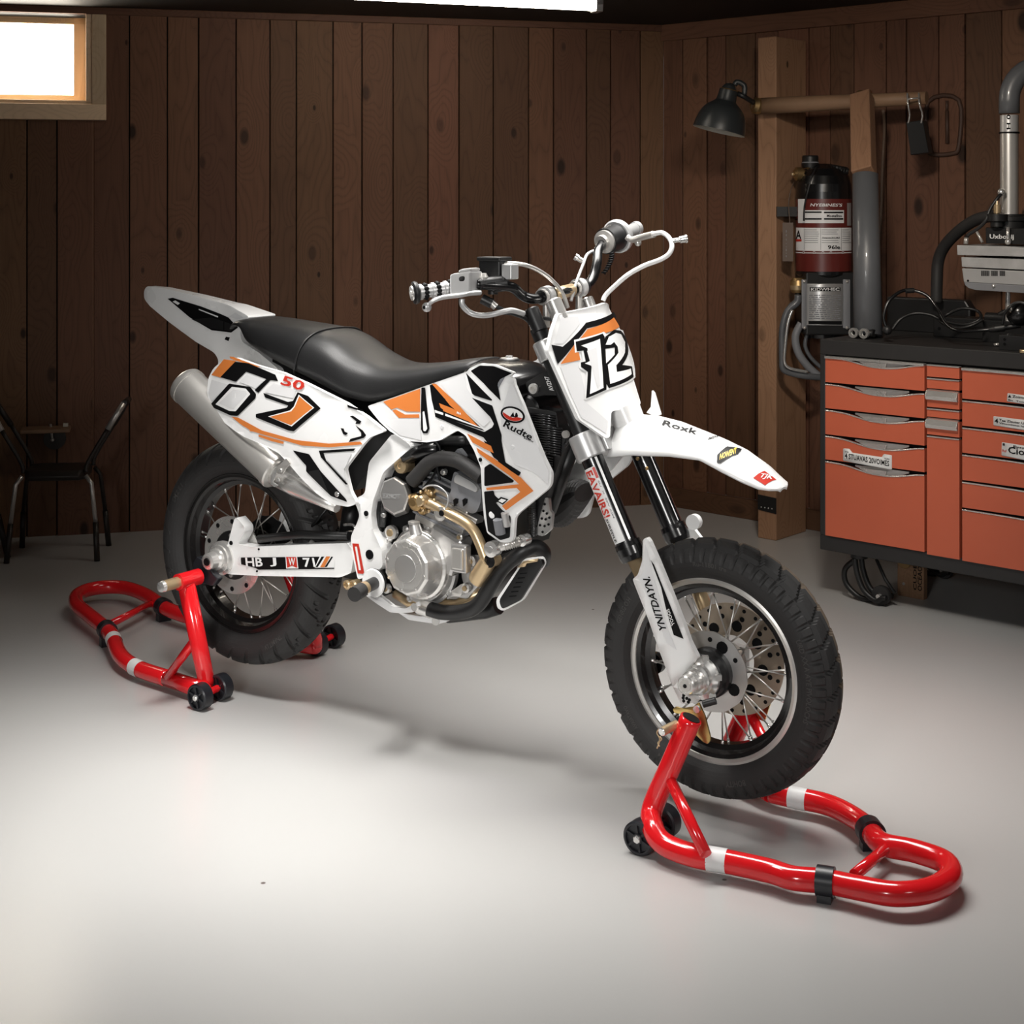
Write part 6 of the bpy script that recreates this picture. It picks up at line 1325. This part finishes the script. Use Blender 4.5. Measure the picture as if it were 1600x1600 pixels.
for sgn in (0, 1):
    o_ = (farbase-base)*.86*sgn
    mb = MB(); c = top+UP*.010+o_; dq = NEAR if not sgn else -NEAR; mb.cyl(c+dq*.03, c-dq*.045, TR*.95, 'standred', 18, r2=TR*.95); mb.build('socket', rs_root)
    mb = MB(); mb.cyl(c+dq*.02, c+dq*.082, .0155, 'gold', 6); mb.build('spacer', rs_root); mb = MB(); mb.lathe(c+dq*.082, dq, [(0, .016), (.010, .014), (.012, .006)], 'chrome', 12); mb.build('bolt', rs_root)
    mb = MB(); k = c-dq*.055; mb.prism([k+FWD*x+UP*z for x, z in ((-.03, -.02), (.045, -.022), (.065, .0), (.045, .012), (.02, .03), (.0, .045), (-.02, .05), (-.035, .03))], -dq*.022, 'wheelblack'); mb.build('rest_pad', rs_root, bevel=.004)
# --- front stand
fs_root = empty('paddock_stand', F3(1240, 1330, 0), 'red tubular paddock stand under the front wheel, loop handle toward the right corner', 'motorcycle stand', 'paddock stands')
z0 = .036; top = bp((1080, 1122), .215); bendp = bp((1020, 1262), .245)
mb = MB()
pts = [top, top.lerp(bendp, .5), bendp, F3(1021, 1296, z0+.022), F3(1040, 1320, z0+.004), F3(1085, 1337, z0), F3(1130, 1345, z0), F3(1200, 1360, z0), F3(1240, 1372, z0), F3(1290, 1377, z0), F3(1345, 1388, z0+.003), F3(1400, 1397, z0+.005), F3(1452, 1391, z0+.005), F3(1484, 1372, z0+.005), F3(1478, 1348, z0+.005), F3(1430, 1330, z0+.005), F3(1378, 1318, z0+.003), F3(1352, 1290, z0), F3(1318, 1268, z0), F3(1285, 1255, z0), F3(1240, 1246, z0), F3(1205, 1238, z0)]
path = crom(pts, 6); mb.tube(path, TR, 'standred', 22); base_t = mb.build('base_tube', fs_root)
fartop = bp((1175, 1090), -.15); fl_ = w2b(fartop); dl = w2b(bendp)-w2b(top); farfoot = bw(fl_.x+dl.x, -.15, z0+.01)
mb = MB(); mb.tube(crom([path[-1], path[-1].lerp(farfoot, .7), farfoot, farfoot.lerp(fartop, .15), fartop.lerp(farfoot, .4), fartop], 5), TR, 'standred', 20); mb.build('upright', fs_root)
mb = MB(); mb.tube([bp((1174, 1118), -.15), bp((1204, 1176), -.13), path[-1]], .0125, 'standred', 14); mb.build('brace', fs_root)
mb = MB(); mb.tube([top.lerp(bendp, .62), F3(1103, 1335, z0+.02)], .0125, 'standred', 14); mb.build('brace', fs_root)
mb = MB(); mb.tube([F3(1335, 1367, z0+.004), F3(1385, 1325, z0+.004)], .0115, 'standred', 14); mb.build('cross_bar', fs_root)
mb = MB(); d = (top-bendp).normalized(); mb.lathe(top+d*.0005, d, [(0, TR-.004), (.0012, TR-.004)], 'ink', 24); mb.build('tube_mouth', fs_root)
for c in (F3(1002, 1307, wr), F3(1037, 1283, wr)): roller(c, (F3(1002, 1307, wr)-F3(1037, 1283, wr)).normalized(), wr, .034, fs_root)
mb = MB(); mb.cyl(F3(1002, 1307, wr), F3(1037, 1283, wr), .010, 'standred', 12); mb.build('wheel_axle', fs_root)
fr2 = farfoot-UP*.002
for k in (.03, -.035): roller(Vector((farfoot.x, farfoot.y, wr))+NEAR*k-FWD*.0, -NEAR, wr, .030, fs_root)
for px in ((1290, 1378), (1355, 1298)): p, d = rail_pt(path, F3(*px, z0)); clip(p, d, TR, fs_root)
for px in ((1120, 1345), (1246, 1247)): p, d = rail_pt(path, F3(*px, z0)); sleeve(p, d, TR, fs_root)
# gold bracket, pin and clip
mb = MB(); sf = FL(.165); sheet(mb, sf, ZF((600, 1010), (640, 985), (665, 965), (700, 1040), (728, 1150), (728, 1175), (715, 1192), (690, 1180), (640, 1130), (605, 1080)), 'goldplate', th=.005, cell=0, r=2)
sheet(mb, sf, ZF((530, 1000), (545, 985), (580, 995), (650, 985), (660, 1010), (610, 1030), (540, 1020)), 'goldplate', off=.004, th=.004, cell=0, r=2); br = mb.build('lift_bracket', fs_root, bevel=.001)
mb = MB(); q = bp(ZF((660, 1000))[0], .172); mb.lathe(q, NEAR, [(0, .008), (.006, .008)], 'chrome', 8); mb.cyl(bp(ZF((690, 975))[0], .15), bp(ZF((760, 955))[0], .14), .008, 'satin', 12); mb.build('bolt', br)
mb = MB(); a, b2 = bp(ZF((545, 1085))[0], .225), bp(ZF((465, 1125))[0], .27); mb.cyl(a, b2, .0095, 'gold', 16); mb.lathe(b2, b2-a, [(0, .0095), (.002, .007)], 'chrome', 14); mb.build('lock_pin', fs_root)
mb = MB(); mb.tube(crom([bp(ZF(p)[0], .262) for p in ((490, 1100), (455, 1105), (440, 1130), (455, 1160), (450, 1190), (440, 1215))], 4), .0016, 'gold', 6); mb.tube(crom([bp(ZF(p)[0], .262) for p in ((455, 1150), (465, 1165), (445, 1185), (455, 1205))], 4), .0016, 'gold', 6); mb.build('hairpin_clip', fs_root)
mb = MB(); q = fartop-NEAR*.03; mb.prism([q+FWD*x+UP*z for x, z in ((-.03, -.05), (.02, -.06), (.04, .0), (.03, .05), (-.02, .03))], NEAR*.005, 'goldplate'); mb.build('lift_bracket', fs_root)
# ================================================================ light, camera, view
def area(name, loc, tgt, sx, sy, e, col=(1, 1, 1), spread=180):
    l = bpy.data.lights.new(name, 'AREA'); l.shape = 'RECTANGLE'; l.size = sx; l.size_y = sy; l.energy = e; l.color = col; l.spread = math.radians(spread)
    o = bpy.data.objects.new(name, l); C.objects.link(o); o.location = loc; o.rotation_euler = (Vector(tgt)-Vector(loc)).to_track_quat('-Z', 'Y').to_euler(); return o
def spot(name, loc, tgt, e, ang, blend, rad, col=(1, 1, 1)):
    l = bpy.data.lights.new(name, 'SPOT'); l.energy = e; l.spot_size = math.radians(ang); l.spot_blend = blend; l.shadow_soft_size = rad; l.color = col
    o = bpy.data.objects.new(name, l); C.objects.link(o); o.location = loc; o.rotation_euler = (Vector(tgt)-Vector(loc)).to_track_quat('-Z', 'Y').to_euler(); return o
spot('fill_spot', (-1.3, -1.0, 1.95), (-.18, 3.6, .66), 470, 37, 1., .45, (1, .985, .96))  # added unseen lamp behind the camera, fills the near side of the motorcycle
spot('fill_spot', (1.9, .6, 2.0), (.25, 3.4, .85), 130, 38, 1., .35, (1, .97, .93))  # added unseen lamp from the right, brightens number plate and front end
spot('unseen_spot', (-.7, 3.3, 2.17), (-.60, 3.5, 0), 230, 74, 1., .2, (1, .975, .94))
area('fill_panel', (.25, 3.55, 2.19), (.25, 3.4, 0), 1.7, .9, 36, (1, .97, .93), 95)  # added unseen area lamp overhead, softens the shadow under the motorcycle
spot('unseen_spot', (.75, 3.5, 2.17), (1.45, 5.8, 1.0), 135, 72, 1., .12, (1, .90, .78))  # unseen warm lamp, aimed to brighten the right wall, post and cabinet
w = bpy.data.worlds.new('World'); bpy.context.scene.world = w; w.use_nodes = True
w.node_tree.nodes['Background'].inputs[0].default_value = (1, .96, .92, 1); w.node_tree.nodes['Background'].inputs[1].default_value = .12
cam = bpy.data.cameras.new('Camera'); co = bpy.data.objects.new('Camera', cam); C.objects.link(co)
co.location = CAM; co.rotation_euler = (PI/2, 0, 0); cam.sensor_width = 36; cam.lens = 36*F/1600; cam.shift_y = (YH-800)/1600; cam.clip_start = .05
sc = bpy.context.scene; sc.camera = co
sc.view_settings.view_transform = 'Standard'; sc.view_settings.look = 'None'; sc.view_settings.exposure = 0; sc.view_settings.gamma = 1; sc.view_settings.use_curve_mapping = False
